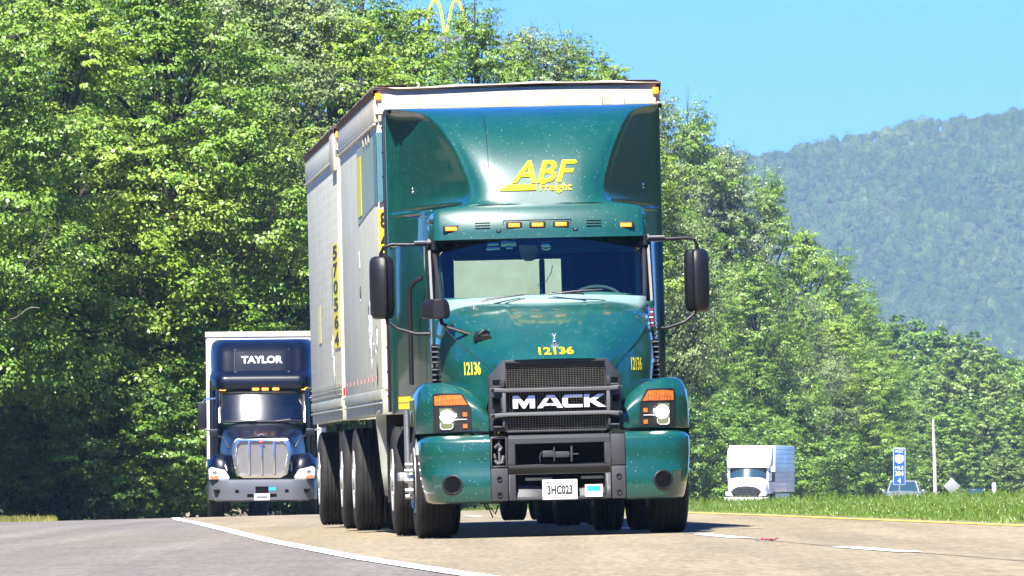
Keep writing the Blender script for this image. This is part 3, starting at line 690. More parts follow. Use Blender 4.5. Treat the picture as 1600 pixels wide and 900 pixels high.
# front edge of the A runs down into the stripe
rws = [[(-.055+(k)*.20-.0, fair_bvh.ray_cast(Vector((-.05+k*.2, -3, 3.08+k*.05)), Vector((0, 1, 0)))[0].y-.0085, 3.082), (.035+k*.10, fair_bvh.ray_cast(Vector((.03+k*.1, -3, 3.10)), Vector((0, 1, 0)))[0].y-.0085, 3.105)] for k in np.linspace(0, 1, 6)]

# marker lights, vents and clips of the cab header
def header_y(x, z): return fair_bvh.ray_cast(Vector((x, -3, z)), Vector((0, 1, 0)))[0].y
for x in (-.775, -.225, -.02, .185, .76):
    z = 2.715+(0 if abs(x) < .5 else -.018); y = header_y(x, z)
    g = G(); g.box(x-.070, x+.070, y-.012, y+.03, z-.030, z+.030); ml = g.build('marker_light', M['ink'], fair, bevel=.006)
    g = G(); g.box(x-.050, x+.050, y-.020, y-.010, z-.016, z+.018); g.build('lens', M['amber'], ml, bevel=.004)
    g = G(); g.box(x-.030, x+.030, y-.0225, y-.0195, z-.006, z+.010); g.build('bulb', M['amber_hot'], ml)
    if x in (-.775, -.02, .76):
        g = G(); g.box(x-.018, x+.018, y-.006, y+.01, z-.058, z-.044); g.build('clip', M['chrome'], fair, bevel=.003)
g = G(); 
y0 = header_y(0, 2.76)
g.tube([(-.315, header_y(-.3, 2.755)+.001, 2.757), (-.1, header_y(-.1, 2.757)+.001, 2.757), (.1, header_y(.1, 2.757)+.001, 2.757), (.275, header_y(.27, 2.755)+.001, 2.757)], .005, 4)
for s in (-.315, .275): g.tube([(s, header_y(s, 2.755)+.001, 2.757), (s, header_y(s, 2.68)+.001, 2.675)], .0045, 4)
g.build('light_bar_seam', M['void'], fair)
for x in (-.50, .475):
    g = G()
    for k in range(3):
        z = 2.742-k*.024; g.tube([(x+q, header_y(x+q, z)-.001, z) for q in (-.065, -.03, 0, .03, .065)], .0052, 5)
    g.build('vent', M['void'], fair)
for x in (-.36, .31):
    g = G(); y = header_y(x, 2.67); g.box(x-.020, x+.020, y-.006, y+.01, 2.654, 2.684, 0); g.box(x-.012, x+.012, y-.009, y-.005, 2.664, 2.684, 1); g.build('catch', [M['void'], M['chrome']], fair)

# --- cab shell
g = G()
for s in (-1, 1):
    g.hexa([(s*.90, 1.60, .95), (s*.955, 1.60, .95), (s*.955, 3.10, .95), (s*.90, 3.10, .95)], [(s*.90, 1.60, 2.02), (s*.955, 1.60, 2.02), (s*.955, 3.10, 2.02), (s*.90, 3.10, 2.02)])
    g.hexa([(s*.91, 2.85, 2.02), (s*.955, 2.85, 2.02), (s*.955, 3.10, 2.02), (s*.91, 3.10, 2.02)], [(s*.91, 2.85, 2.75), (s*.955, 2.85, 2.75), (s*.955, 3.10, 2.75), (s*.91, 3.10, 2.75)])
    g.box(s*.91, s*.955, 2.0, 2.85, 2.56, 2.75)
g.box(-.955, .955, 2.0, 3.25, 2.751, 2.80)
g.box(-.955, .955, 3.06, 3.10, .95, 2.02)
cab = g.build('cab', M['green_clean'], T, bevel=.012)
# rear wall lining with window openings, headliner
g = G(); xa, xb, xc, xd = -.70, .06, .11, .34
g.box(-.91, xa, 3.02, 3.05, 1.9, 2.75); g.box(xd, .91, 3.02, 3.05, 1.9, 2.75); g.box(xa, xd, 3.02, 3.05, 2.44, 2.75); g.box(xa, xd, 3.02, 3.05, 1.5, 2.03); g.box(xb, xc, 3.02, 3.05, 2.03, 2.44)
g.box(-.91, .91, 1.95, 3.02, 2.60, 2.64)
g.box(-.05, .91, 2.0, 2.04, 2.47, 2.62)       # overhead shelf on the driver's side
g.build('cab_lining', M['cabin'], cab, bevel=.015)
g = G(); g.grid([[(xa, 3.035, 2.02), (xd, 3.035, 2.02)], [(xa, 3.035, 2.46), (xd, 3.035, 2.46)]]); g.build('rear_window', glass('clear_glass', (.85, .9, .88), .6), cab)
# doors: pillar trim, side glass
for s in (-1, 1):
    g = G(); g.hexa([(s*.952, 1.62, 1.02), (s*.972, 1.62, 1.02), (s*.972, 2.75, 1.02), (s*.952, 2.75, 1.02)], [(s*.952, 1.62, 2.03), (s*.972, 1.62, 2.03), (s*.972, 2.75, 2.03), (s*.952, 2.75, 2.03)])
    dr = g.build('door', M['green_clean'], T, bevel=.01)
    g = G(); g.add([(s*.955, 1.72, 2.03), (s*.955, 2.72, 2.03), (s*.955, 2.72, 2.55), (s*.955, 2.02, 2.55)], [(0, 1, 2, 3)]); g.build('side_window', M['glassd'], dr)
    g = G(); g.tube([(s*.962, 1.68, 1.98), (s*.962, 2.0, 2.6), (s*.962, 2.75, 2.6)], .022, 6); g.build('door_frame', M['black'], dr)
# interior
g = G()
g.box(-.80, -.30, 2.35, 2.80, 1.5, 1.72); g.box(-.80, -.30, 2.75, 2.90, 1.6, 2.1)
g.build('passenger_seat', M['cabin'], cab, bevel=.05)
g = G(); g.prism([(2.62, 1.6), (2.76, 1.6), (2.86, 2.44), (2.80, 2.50), (2.72, 2.46)], 'x', .24, .80); g.box(.24, .80, 2.2, 2.7, 1.5, 1.72)
g.prism([(2.74, 2.48), (2.84, 2.48), (2.86, 2.60), (2.78, 2.60)], 'x', .36, .66)
g.build('driver_seat', M['cabin'], cab, bevel=.04)
g = G(); c = Vector((.50, 1.98, 2.04)); e1 = Vector((1, 0, 0)); e2 = Vector((0, .35, .94)).normalized()*.62
g.tube([c+e1*.22*math.cos(t)+e2*.22*math.sin(t) for t in np.linspace(0, 2*math.pi, 33)], .014, 6)
g.tube([c-e1*.2, c, c+e1*.2], .016, 5); g.tube([c, c-e2*.25], .02, 5); g.build('steering_wheel', M['lgrey'], cab)
g = G(); rows = []
for (y, z) in [(1.56, 2.0), (1.62, 2.07), (1.8, 2.085), (2.05, 2.08), (2.12, 1.98)]:
    rows.append([(x, y, z+(.028*math.exp(-((x-.45)/.28)**2) if y > 1.6 else 0)) for x in np.linspace(-.9, .9, 25)])
g.grid(rows); dash = g.build('dashboard', M['cowl'], cab, solid=.01)
g = G(); g.prism([(-.36, 2.05), (-.28, 2.085), (-.12, 2.108), (.05, 2.09), (.18, 2.07), (.18, 2.05)], 'y', 1.86, 2.0); g.box(.0, .035, 1.8, 1.84, 2.08, 2.11)
g.tube([(.015, 1.82, 2.10), (.0, 1.84, 2.16), (-.03, 1.84, 2.19), (.05, 1.86, 2.22), (.10, 1.9, 2.30), (.11, 1.9, 2.36)], .004, 4); g.build('dash_device', M['cabin'], cab, bevel=.006)
g = G(); g.box(.29, .33, 2.5, 2.55, 2.0, 2.46); g.build('seat_belt', M['cabin'], cab)

# --- windshield: curved glass + rubber surround
def wsp(u, v):    # u -1..1, v 0..1
    hw = .895+.035*v; x = u*hw; y = 1.345+.44*v+.26*abs(u)**2.4; z = 2.078+.542*v-.012*abs(u)**3-.02*(1-v)*u*u
    z += .006*v*(1-u*u)
    return (x, y, z)
g = G(); g.grid([[wsp(u, v) for u in np.linspace(-1, 1, 25)] for v in np.linspace(0, 1, 9)]); ws = g.build('windshield', M['glass'], T, angle=60)
g = G(); loop = [wsp(u, 1) for u in np.linspace(-.97, .97, 21)]+[wsp(1, v) for v in np.linspace(.94, .05, 8)]+[wsp(u, 0) for u in np.linspace(.97, -.97, 21)]+[wsp(-1, v) for v in np.linspace(.05, .94, 8)]
loop.append(loop[0]); g.tube(loop, .020, 8, cap=False); g.build('windshield_seal', M['black'], ws)
for s in (-1, 1):      # A pillars
    g = G(); g.hexa([(s*.865, 1.70, 1.98), (s*.955, 1.75, 1.98), (s*.955, 1.80, 1.98), (s*.865, 1.78, 1.98)], [(s*.90, 2.13, 2.70), (s*.965, 2.17, 2.70), (s*.965, 2.24, 2.70), (s*.90, 2.20, 2.70)])
    g.build('pillar', M['green_clean'], cab, bevel=.012)
    g = G(); g.hexa([(s*.84, 1.86, 2.04), (s*.885, 1.84, 2.04), (s*.885, 1.9, 2.04), (s*.84, 1.92, 2.04)], [(s*.86, 2.16, 2.50), (s*.905, 2.14, 2.50), (s*.905, 2.2, 2.50), (s*.86, 2.22, 2.50)])
    g.build('pillar_trim', M['cowl'], cab, bevel=.012)
# things on the glass: sensor pod, toll tags, small mirror
g = G(); g.prism([(-.175, 2.59), (-.02, 2.59), (-.015, 2.50), (-.035, 2.42), (-.07, 2.40), (-.13, 2.40), (-.165, 2.43), (-.185, 2.50)], 'y', 1.80, 1.86); g.build('camera_pod', M['ink'], ws, bevel=.01)
g = G(); g.box(-.46, -.36, 1.86, 1.87, 2.54, 2.57); g.box(-.47, -.35, 1.84, 1.85, 2.50, 2.53); g.box(-.34, -.20, 1.87, 1.88, 2.53, 2.59); g.box(-.30, -.24, 1.83, 1.84, 2.505, 2.53); g.build('toll_tag', M['lens'], ws, bevel=.004)
g = G(); g.ell((.05, 1.83, 2.53), (.06, .03, .045), 12, 8); g.build('round_mirror', M['lens'], ws)
# cowl strip below the glass
g = G(); rows = []
for v, (dy, z) in enumerate([(-.10, 1.955), (-.06, 2.035), (-.035, 2.06), (-.002, 2.090)]):
    rows.append([(u*.90, 1.30+dy+.26*abs(u)**2.4, z-.028*u*u) for u in np.linspace(-1, 1, 25)])
g.grid(rows); g.build('cowl', M['cowl'], T, angle=60, solid=.01)
for pts, bl in [([(p[0], p[1]-.15, p[2]+.03) for p in a_], [(p[0], p[1]-.15, p[2]+.03) for p in b_]) for a_, b_ in (([(-.52, 1.40, 2.03), (-.40, 1.40, 2.045), (-.22, 1.41, 2.062)], [(-.56, 1.39, 2.018), (-.18, 1.40, 2.068)]), ([(.34, 1.38, 2.062), (.20, 1.38, 2.075), (.06, 1.40, 2.08)], [(.02, 1.39, 2.065), (.50, 1.40, 2.096)]))]:
    g = G(); g.tube(pts, [.009, .008, .005], 6); g.tube([bl[0], ((bl[0][0]+bl[1][0])/2, bl[0][1]-.02, (bl[0][2]+bl[1][2])/2+.006), bl[1]], .0065, 5); g.build('wiper', M['ink'], T)

# --- hood
HC = [  # rows back -> front; columns centre -> crease (right half)
 [(0, 1.30, 2.04), (.30, 1.30, 2.038), (.58, 1.32, 2.022), (.80, 1.40, 1.98), (.915, 1.48, 1.90)],
 [(0, 1.05, 1.965), (.29, 1.05, 1.965), (.54, 1.07, 1.945), (.74, 1.12, 1.90), (.865, 1.18, 1.81)],
 [(0, .72, 1.835), (.27, .72, 1.832), (.48, .74, 1.81), (.64, .78, 1.755), (.755, .85, 1.67)],
 [(0, .42, 1.69), (.24, .42, 1.686), (.40, .43, 1.665), (.52, .46, 1.60), (.60, .53, 1.52)],
 [(0, .10, 1.522), (.22, .10, 1.520), (.36, .12, 1.512), (.44, .20, 1.462), (.485, .28, 1.395)]]
full = [[(-x, y, z) for x, y, z in r_[::-1]]+r_[1:] for r_ in HC]
hg = patch(full, 7, 8)
def ridge(p):
    x, y, z = p; c = .40+.0*y; xr = .24+.17*max(0, min(1, (y-.3)/1.0))
    q = math.exp(-((abs(x)-xr)/.022)**2)*max(0, min(1, (y-.38)*6))*max(0, min(1, (1.30-y)*5))
    s2 = 0
    return (x, y, z+.014*q+s2)
hg = [[ridge(p) for p in r_] for r_ in hg]
g = G(); g.grid(hg)
hood_bvh = BVHTree.FromPolygons([Vector(v) for v in g.v], g.f)
cre = [r_[-1] for r_ in hg]   # +x crease, back -> front
low = spline([(.945, 1.62, 1.30), (.93, 1.35, 1.28), (.86, 1.0, 1.25), (.72, .62, 1.2), (.585, .36, 1.1)], 8)
mid = spline([(.960, 1.60, 1.62), (.935, 1.30, 1.58), (.85, .96, 1.50), (.70, .64, 1.42), (.535, .33, 1.27)], 8)
lowest = [(p[0]-.02, p[1], .9) for p in low]
for s in (-1, 1):
    rr = [[(s*p[0], p[1], p[2]) for p in q] for q in ([(a[0]+.006, a[1]+.004, a[2]-.004) for a in cre], mid, low, lowest)]
    rr = [spline([rr[k][i] for k in range(4)], 4) for i in range(len(cre))]
    g.grid(rr)
hood = g.build('hood', M['green'], T, angle=42)
for s in (-1, 1):
    g = G(); g.tube([(s*(p[0]+.004), p[1]-.001, p[2]) for p in cre], .0055, 5); g.build('crease_line', M['green_clean'], hood)
# louvres at the back of the hood sides
for s in (-1, 1):
    for zc in (1.60, 1.40):
        g = G(); g.box(s*.935, s*.985, 1.42, 1.60, zc-.085, zc+.085, 0)
        for k in range(4): g.box(s*.93, s*.995, 1.41, 1.50, zc-.08+k*.045, zc-.062+k*.045, 1)
        g.build('louvre', [M['void'], M['lgrey']], hood, bevel=.003)
text('12136', .1, YEL, hood, (.02, 0, 1.592), bvh=hood_bvh, off=.002, fit=(.30, .064))
side_bvh = BVHTree.FromPolygons([Vector(v) for v in g.v], g.f)
sg = G(); 
for s in (-1, 1):
    rr = [[(s*p[0], p[1], p[2]) for p in q] for q in (cre, mid, low, lowest)]
    sg.grid([spline([rr[k][i] for k in range(4)], 4) for i in range(len(cre))])
side_bvh = BVHTree.FromPolygons([Vector(v) for v in sg.v], sg.f)
text('12136', .1, M['yellow'], hood, (-.682, 0, 1.46), bvh=side_bvh, off=.002, fit=(.13, .115))
text('12136', .1, M['yellow'], hood, (.745, 0, 1.47), bvh=side_bvh, off=.002, fit=(.105, .115))
# small flag sticker high on the right
g = G()
for k in range(7): g.box(.905, .955, 1.498, 1.502, 1.80+k*.024, 1.812+k*.024, 1 if k % 2 else 0)
g.box(.90, .928, 1.492, 1.497, 1.90, 1.97, 2); g.build('flag_sticker', [M['red'], M['whitel'], M['signblue']], hood)
# bulldog-like chrome hood ornament (generic animal shape)
g = G(); bz = 1.665; by = hood_bvh.ray_cast(Vector((.02, -3, 1.67)), Vector((0, 1, 0)))[0].y
g.prism([(-.025, 1.61), (.055, 1.61), (.045, 1.655), (-.015, 1.655)], 'y', by-.07, by+.02)
g.ell((.015, by-.01, 1.685), (.018, .035, .022), 10, 8); g.ell((.015, by-.045, 1.712), (.016, .02, .018), 10, 8); g.ell((.003, by-.04, 1.73), (.006, .006, .01), 6, 5); g.ell((.027, by-.04, 1.73), (.006, .006, .01), 6, 5)
for a in (.003, .027): g.tube([(a, by-.035, 1.69), (a, by-.04, 1.65)], .006, 5)
g.build('hood_ornament', M['chrome'], hood, angle=50)

# --- grille
g = G()
yf = .06
for s in (-1, 1):
    X = lambda x: s*x
    g.add([(X(.425), yf+.07, 1.515), (X(.44), yf+.09, 1.525), (X(.565), yf+.16, 1.375), (X(.57), yf+.13, .92), (X(.425), yf-.0, .90), (X(.425), yf+.03, 1.2),
           (X(.425), yf+.3, 1.515), (X(.44), yf+.3, 1.525), (X(.565), yf+.4, 1.375), (X(.57), yf+.4, .92), (X(.425), yf+.3, .90), (X(.425), yf+.3, 1.2)],
          [(0, 1, 2, 3, 4, 5), (6, 11, 10, 9, 8, 7), (0, 6, 7, 1), (1, 7, 8, 2), (2, 8, 9, 3), (3, 9, 10, 4), (4, 10, 11, 5), (5, 11, 6, 0)])
    # raised frames round the two pockets
    for z0, z1 in ((1.285, 1.365), (.94, 1.015)):
        g.prism([(X(.44), z0), (X(.465), z0), (X(.465), z1), (X(.44), z1)], 'y', yf-.008, yf+.1)
        g.prism([(X(.465), z0), (X(.545), z0), (X(.54), z0+.016), (X(.465), z0+.016)], 'y', yf+.0, yf+.12)
    g.prism([(X(.445), 1.09), (X(.475), 1.11), (X(.475), 1.20), (X(.445), 1.22)], 'y', yf-.005, yf+.1)
g.prism([(-.43, 1.49), (.43, 1.49), (.43, 1.518), (-.43, 1.518)], 'y', yf+.06, yf+.2)
g.box(-.43, .43, yf+.01, yf+.1, .895, .915)
gr = g.build('grille', M['grey'], T, bevel=.006)
for s in (-1, 1):
    for pz, dd in (([(.478, 1.285), (.535, 1.295), (.54, 1.35), (.478, 1.355)], .028), ([(.478, .96), (.54, .96), (.54, 1.01), (.478, 1.015)], .022), ([(.485, 1.12), (.545, 1.10), (.545, 1.205), (.485, 1.19)], .030)):
        g = G(); g.prism([(s*x, z) for x, z in pz], 'y', yf+dd, yf+.06); g.build('pocket', M['void'], gr)
for zc, sg_ in ((1.258, 1), (1.052, -1)):
    g = G(); h = .016
    up = [(-.565, zc+sg_*.008-.012), (-.53, zc+sg_*.008-.018), (-.43, zc-h), (.43, zc-h), (.53, zc+sg_*.008-.018), (.565, zc+sg_*.008-.012), (.565, zc+sg_*.008+.014), (.53, zc+sg_*.008+.018), (.43, zc+h), (-.43, zc+h), (-.53, zc+sg_*.008+.018), (-.565, zc+sg_*.008+.014)]
    up = [(x, zc+(z-zc)*.45) if 0 else (x, zc+(z-zc)) for x, z in up]
    g.prism(up, 'y', yf-.035, yf+.06)
    if sg_ > 0: g.box(-.462, -.432, yf-.03, yf+.05, 1.069, 1.240); g.box(.432, .462, yf-.03, yf+.05, 1.069, 1.240)
    bar = g.build('grille_bar', M['lgrey'], gr, bevel=.005)
    g = G()
    for s in (-1, 1): g.lathe([(.0, 0), (.009, 0), (.011, .008), (.016, .010), (.017, .02)], (s*.545, yf-.045, zc+sg_*.008), 'y', 12)
    g.build('bolt', M['black'], bar)
g = G()
for (z0, z1, yy) in ((1.275, 1.49, .05), (.92, 1.035, .03)):
    for i in range(36):
        x = -.42+i*.024; g.box(x-.0022, x+.0022, yf+yy, yf+yy+.004, z0, z1, 0)
    for k in range(int((z1-z0)/.0155)): z = z0+.007+k*.0155; g.box(-.425, .425, yf+yy-.003, yf+yy+.001, z-.0017, z+.0017, 0)
for i in range(36):
    x = -.42+i*.024; g.box(x-.0018, x+.0018, yf+.06, yf+.064, 1.07, 1.24, 0)
for k in range(9): z = 1.08+k*.018; g.box(-.425, .425, yf+.057, yf+.061, z-.0014, z+.0014, 0)
g.build('grille_mesh', M['mesh'], gr)
g = G(); g.box(-.43, .43, yf+.09, yf+.11, .90, 1.50); g.box(-.425, .425, yf+.04, yf+.08, 1.455, 1.487); g.build('grille_backing', M['void'], gr)
# chrome block letters
g = G(); hh = .112; bx = -.372; bz = 1.10; y0_, y1_ = yf+.005, yf+.045
def lp(poly, ox, sx=1): g.prism([(bx+ox+p[0]*hh*sx, bz+p[1]*hh) for p in poly], 'y', y0_, y1_)
lp([(0, 0), (0, 1), (.46, 1), (.85, .46), (1.24, 1), (1.70, 1), (1.70, 0), (1.30, 0), (1.30, .56), (.95, 0), (.75, 0), (.40, .56), (.40, 0)], 0)
lp([(0, 0), (.78, 1), (1.06, 1), (1.06, .74), (.93, .74), (.70, .42), (.66, .36), (1.06, .36), (1.06, .17), (.55, .17), (.43, 0)], .208)
lp([(1.062, 1), (1.34, 1), (2.0, 0), (1.54, 0), (1.44, .17), (1.062, .17), (1.062, .36), (1.32, .36), (1.08, .74), (1.062, .74)], .208)
lp([(.22, 1), (1.55, 1), (1.55, .76), (.50, .76), (.42, .68), (.42, .32), (.50, .24), (1.55, .24), (1.55, 0), (.22, 0), (0, .22), (0, .78)], .425)
lp([(0, 0), (0, 1), (.42, 1), (.42, .60), (1.06, 1), (1.62, 1), (.86, .52), (1.70, 0), (1.08, 0), (.42, .42), (.42, 0)], .612)
g.build('chrome_lettering', M['whitel'], gr, bevel=.002)

# --- fender pods
PX = [(.575, .20), (.66, .21), (.78, .245), (.90, .29), (1.00, .345), (1.09, .43), (1.15, .54), (1.180, .66), (1.185, .78)]
def ptop(x): return interp(x, [(.575, 1.09), (.64, 1.19), (.72, 1.255), (.82, 1.30), (.95, 1.33), (1.10, 1.325), (1.15, 1.27), (1.185, 1.20)])
for s in (-1, 1):
    g = G(); P9 = spline([(x, y) for x, y in PX], 3); rows = []
    for v in (0, .04, .3, .6, .70, .8, .9, .96, 1.0):
        rr = []
        for x, y in P9:
            t = ptop(x); z = .905+(t-.905)*v; back = 0 if v < .66 else (.10*((v-.66)/.34)**1.4+.04*(v-.66)/.34)
            ins = 0 if v > .05 else .01*(1-v/.04)
            rr.append((s*x, y+back+ins, z))
        rows.append(rr)
    rows.append([(s*x, y+.20, ptop(x)+.012) for x, y in P9])
    rows.append([(s*max(x, .75), max(y+.5, 1.0), min(1.345, ptop(x)+.02)) for x, y in P9])
    rows.append([(s*max(x, .85), 1.62, min(1.33, ptop(x)+.01)) for x, y in P9])
    g.grid(rows)
    # outer skin over the wheel opening
    arc = [(1.25-.60*math.cos(t), .50+.60*math.sin(t)) for t in np.linspace(R(22), R(128), 14)]
    outer = [(.76, interp(a/13, [(0, 1.0), (.01, 1.22), (1, 1.22)])) for a in range(14)]
    up = [(max(.77, min(1.75, y-.0)), max(z+.02, ptop(1.185)-.0 if y < 1.62 else 1.2)) for y, z in arc]
    up[0] = (.77, .906); up[1] = (.77, 1.0); up[2] = (.77, 1.12)
    g.grid([[(s*1.187, y, z) for y, z in arc], [(s*1.187, y, z) for y, z in up]])
    g.grid([[(s*1.187, y, z) for y, z in arc], [(s*.82, y, z) for y, z in arc]])
    fe = g.build('fender', M['green'], T, angle=40)
    # headlamp
    def hp(x, z, d=0):
        x = abs(x); i = np.interp(x, [a for a, b in P9], [b for a, b in P9]); bk = 0
        return (s*x, i+d, z)
    def hpoly(poly, d0, d1, gg, mi=0):
        n = len(poly); v = [hp(x, z, d0) for x, z in poly]+[hp(x, z, d1) for x, z in poly]
        gg.add(v, [tuple(range(n)), tuple(range(2*n-1, n-1, -1))]+[(i, n+i, n+(i+1) % n, (i+1) % n) for i in range(n)], mi)
    O = .005
    g = G(); out = [(1.045, .918), (1.045, 1.235), (1.02, 1.25), (.80, 1.245), (.725, 1.125), (.725, .918)]
    mid_ = [(.885, .918), (.885, 1.247)]
    # split the housing so that it follows the curved fender
    hpoly([(1.045, .918), (1.045, 1.235), (1.02, 1.25), (.96, 1.248), (.96, .918)], -.012, .12, g); hpoly([(.96, .918), (.96, 1.248), (.87, 1.247), (.87, .918)], -.012, .12, g); hpoly([(.87, .918), (.87, 1.247), (.80, 1.245), (.725, 1.125), (.725, .918)], -.012, .12, g)
    hl = g.build('headlight', M['ink'], fe)
    g = G(); hpoly([(1.03, 1.145), (1.03, 1.225), (.95, 1.232), (.95, 1.145)], -.018, -.010, g); hpoly([(.949, 1.145), (.949, 1.232), (.87, 1.232), (.87, 1.145)], -.018, -.010, g); hpoly([(.869, 1.145), (.869, 1.232), (.805, 1.23), (.753, 1.145)], -.018, -.010, g)
    g.build('turn_signal', M['orange'], hl)
    g = G()
    for k in range(9):
        x = 1.0-k*.024; hpoly([(x, 1.15), (x-.004, 1.15), (x-.004, 1.185+.012*(k % 3)), (x, 1.185+.012*(k % 3))], -.021, -.017, g)
    g.build('signal_ribs', M['rust'], hl)
    g = G(); hpoly([(.99, .94), (.99, 1.12), (.885, 1.12), (.885, .94)], -.016, -.010, g); g.build('reflector_bowl', mat('smoked_bowl_glow', (.09, .10, .08), .25, .7, var=.6, vscale=40, emit=(.9, 1, .5), es=.11) if s < 0 else bpy.data.materials['smoked_bowl_glow'], hl)  # weak emission on the bowl imitates glow spilling from the LED
    g = G(); hpoly([(.985, 1.04), (.975, 1.08), (.950, 1.10), (.915, 1.10), (.885, 1.085), (.872, 1.05), (.88, 1.01), (.91, .99), (.955, .995)], -.024, -.014, g); hpoly([(.875, 1.04), (.875, 1.075), (.855, 1.07), (.855, 1.045)], -.022, -.014, g); g.build('led_lens', M['lamp'], hl)
    g = G(); lo = [(.985, .99), (.985, .955), (.97, .938), (.90, .938), (.88, .955), (.88, .99)]
    g.tube([hp(x, z, -.022) for x, z in lo], .0032, 6); g.tube([hp(.865, 1.02, -.018), hp(.76, 1.02, -.018)], .0035, 6); g.build('light_strip', M['head'], hl)
    g = G()
    for z in (1.045, .945): hpoly([(.795, z), (.795, z+.036), (.758, z+.036), (.758, z)], -.02, -.012, g)
    g.build('side_marker', M['orange'], hl)

# --- bumper
BXp = [(.582, .0), (.70, .02), (.85, .055), (.98, .11), (1.07, .18), (1.135, .29), (1.165, .42), (1.172, .56), (1.172, .66)]
bump = None
g = G()
# centre frame
g.box(-.425, .45, 0, .10, .80, .842); g.hexa([(-.425, 0, .842), (.45, 0, .842), (.45, .1, .842), (-.425, .1, .842)], [(-.42, .035, .872), (.445, .035, .872), (.445, .1, .872), (-.42, .1, .872)])
g.box(-.425, .45, 0, .10, .535, .618)
g.box(-.425, -.365, 0, .10, .618, .80); g.box(.40, .45, 0, .10, .618, .80)
g.box(-.425, -.365, 0, .10, .315, .535); g.box(.40, .45, 0, .10, .315, .535)
g.box(-.365, .40, .012, .10, .315, .338)
g.hexa([(-.362, .03, .34), (-.13, .03, .34), (-.13, .06, .34), (-.362, .06, .34)], [(-.345, .10, .45), (-.13, .10, .435), (-.13, .12, .435), (-.345, .12, .45)])
g.hexa([(.18, .03, .34), (.398, .03, .34), (.398, .06, .34), (.18, .06, .34)], [(.18, .09, .42), (.395, .09, .45), (.395, .12, .45), (.18, .12, .42)])
# left/right columns
g.box(-.578, -.432, .004, .10, .312, .592); g.box(.457, .578, .006, .10, .60, .865); g.box(.457, .578, .002, .10, .312, .592)
g.box(-.578, -.562, .004, .1, .600, .862); g.box(-.448, -.432, .004, .1, .600, .862); g.box(-.562, -.448, .004, .1, .600, .615); g.box(-.562, -.448, .004, .1, .845, .862)
bump = g.build('bumper', M['grey'], T, bevel=.006)
g = G(); g.box(-.43, .45, .13, .15, .30, .86); g.box(-.58, -.43, .09, .12, .60, .86); g.build('bumper_void', M['void'], bump)
g = G(); g.box(-.28, -.05, .07, .10, .482, .505); g.box(.20, .39, .07, .10, .487, .51); g.build('air_slot_trim', M['rail'], bump)
for x in (-.505, .52):
    for z in (.505, .368):
        g = G(); g.lathe([(.0, .004), (.012, .004), (.013, -.006), (.021, -.008), (.024, .004)], (x, .0, z), 'y', 14); g.build('bolt', M['lgrey'] if x > 9 else M['black'], bump, angle=40)
# tow pin in the upper opening
g = G(); g.box(-.13, -.03, .03, .09, .68, .735, 0); g.box(-.03, .10, .04, .08, .675, .725, 0); g.tube([(-.03, .03, .64), (-.03, .03, .77)], .008, 6); g.tube([(.12, .03, .635), (.12, .03, .775)], .012, 6); g.tube([(-.14, .03, .72), (-.155, .03, .68), (-.15, .03, .635)], .006, 5); g.tube([(.10, .05, .70), (.18, .05, .70)], .008, 6)
g.build('tow_pin', M['grey'], bump, bevel=.004)
g = G(); g.tube([(-.535, .04, .77), (-.51, .03, .80), (-.48, .04, .77), (-.50, .03, .74)], .013, 6); g.tube([(-.54, .04, .66), (-.515, .03, .635), (-.48, .03, .64), (-.465, .04, .70)], .014, 6); g.tube([(-.50, .04, .83), (-.50, .04, .64)], .011, 6); g.tube([(-.545, .04, .72), (-.535, .04, .68)], .01, 6)
g.build('tow_hook', M['lgrey'], bump)
for s in (-1, 1):
    g = G(); P9 = spline(BXp, 4); rows = []
    for z, ins in ((.300, .035), (.312, .01), (.33, 0), (.545, -.002), (.560, .006), (.70, .002), (.82, .004), (.838, .012), (.870, .055), (.884, .10)):
        rr = []
        for x, y in P9:
            k = min(1, (x-.58)/.5); tz = z-.0
            sh = (.065*max(0, (x-.85)/.33)**1.5)*max(0, (.6-z)/.3)     # lower outer corner tucks in
            rr.append((s*(x-ins*k*.6-sh), y+ins+sh*.6, tz))
        rows.append(rr)
    rows.append([(s*(abs(p[0])-.05), p[1]+.05, .884) for p in [(abs(q[0]), q[1]) for q in rows[-1]]])
    g.grid(rows)
    be = g.build('bumper_end', M['green'], bump, angle=32)
    xx = .905; yy = np.interp(xx, [a for a, b in P9], [b for a, b in P9])
    fy_ = lambda x: float(np.interp(abs(x), [a for a, b in P9], [b for a, b in P9]))
    def ringv(r0, d): return [(s*(xx+r0*math.cos(t)), fy_(xx+r0*math.cos(t))-d, .462+r0*math.sin(t)) for t in np.linspace(0, 2*math.pi, 37)]
    g = G(); g.grid([ringv(.088, -.004), ringv(.086, .005), ringv(.080, .009), ringv(.072, .009), ringv(.069, .003)])
    fl = g.build('fog_lamp_opening', M['ink'], be, angle=60)
    g = G(); g.grid([ringv(.070, .004), ringv(.045, .004), ringv(.001, .004)]); g.build('fog_lamp_dark_disc', M['void'], fl)  # black disc laid on the surface, painted as the shade of a recess
g = G(); g.prism([(-.14, .315), (.16, .315), (.16, .486), (-.14, .486)], 'y', -.012, -.004); pl = g.build('license_plate', M['plate'], bump, bevel=.003)
text('3HC023', .09, M['ink'], pl, (.01, -.013, .398), fit=(.215, .080), off=.0035, name='plate_number', ext=.0008)
text('OKLAHOMA', .02, M['ink'], pl, (.01, -.013, .464), fit=(.13, .018), name='plate_state', ext=.0008)
text('APPORTIONED', .02, M['ink'], pl, (.01, -.013, .330), fit=(.14, .013), name='plate_caption', ext=.0008)
g = G(); g.box(-.10, -.085, -.0145, -.0125, .455, .47); g.box(.10, .13, -.0145, -.0125, .462, .468)
for x in (-.10, .12): g.box(x, x+.008, -.0145, -.0125, .326, .334)
g.build('plate_marks', M['ink'], pl)
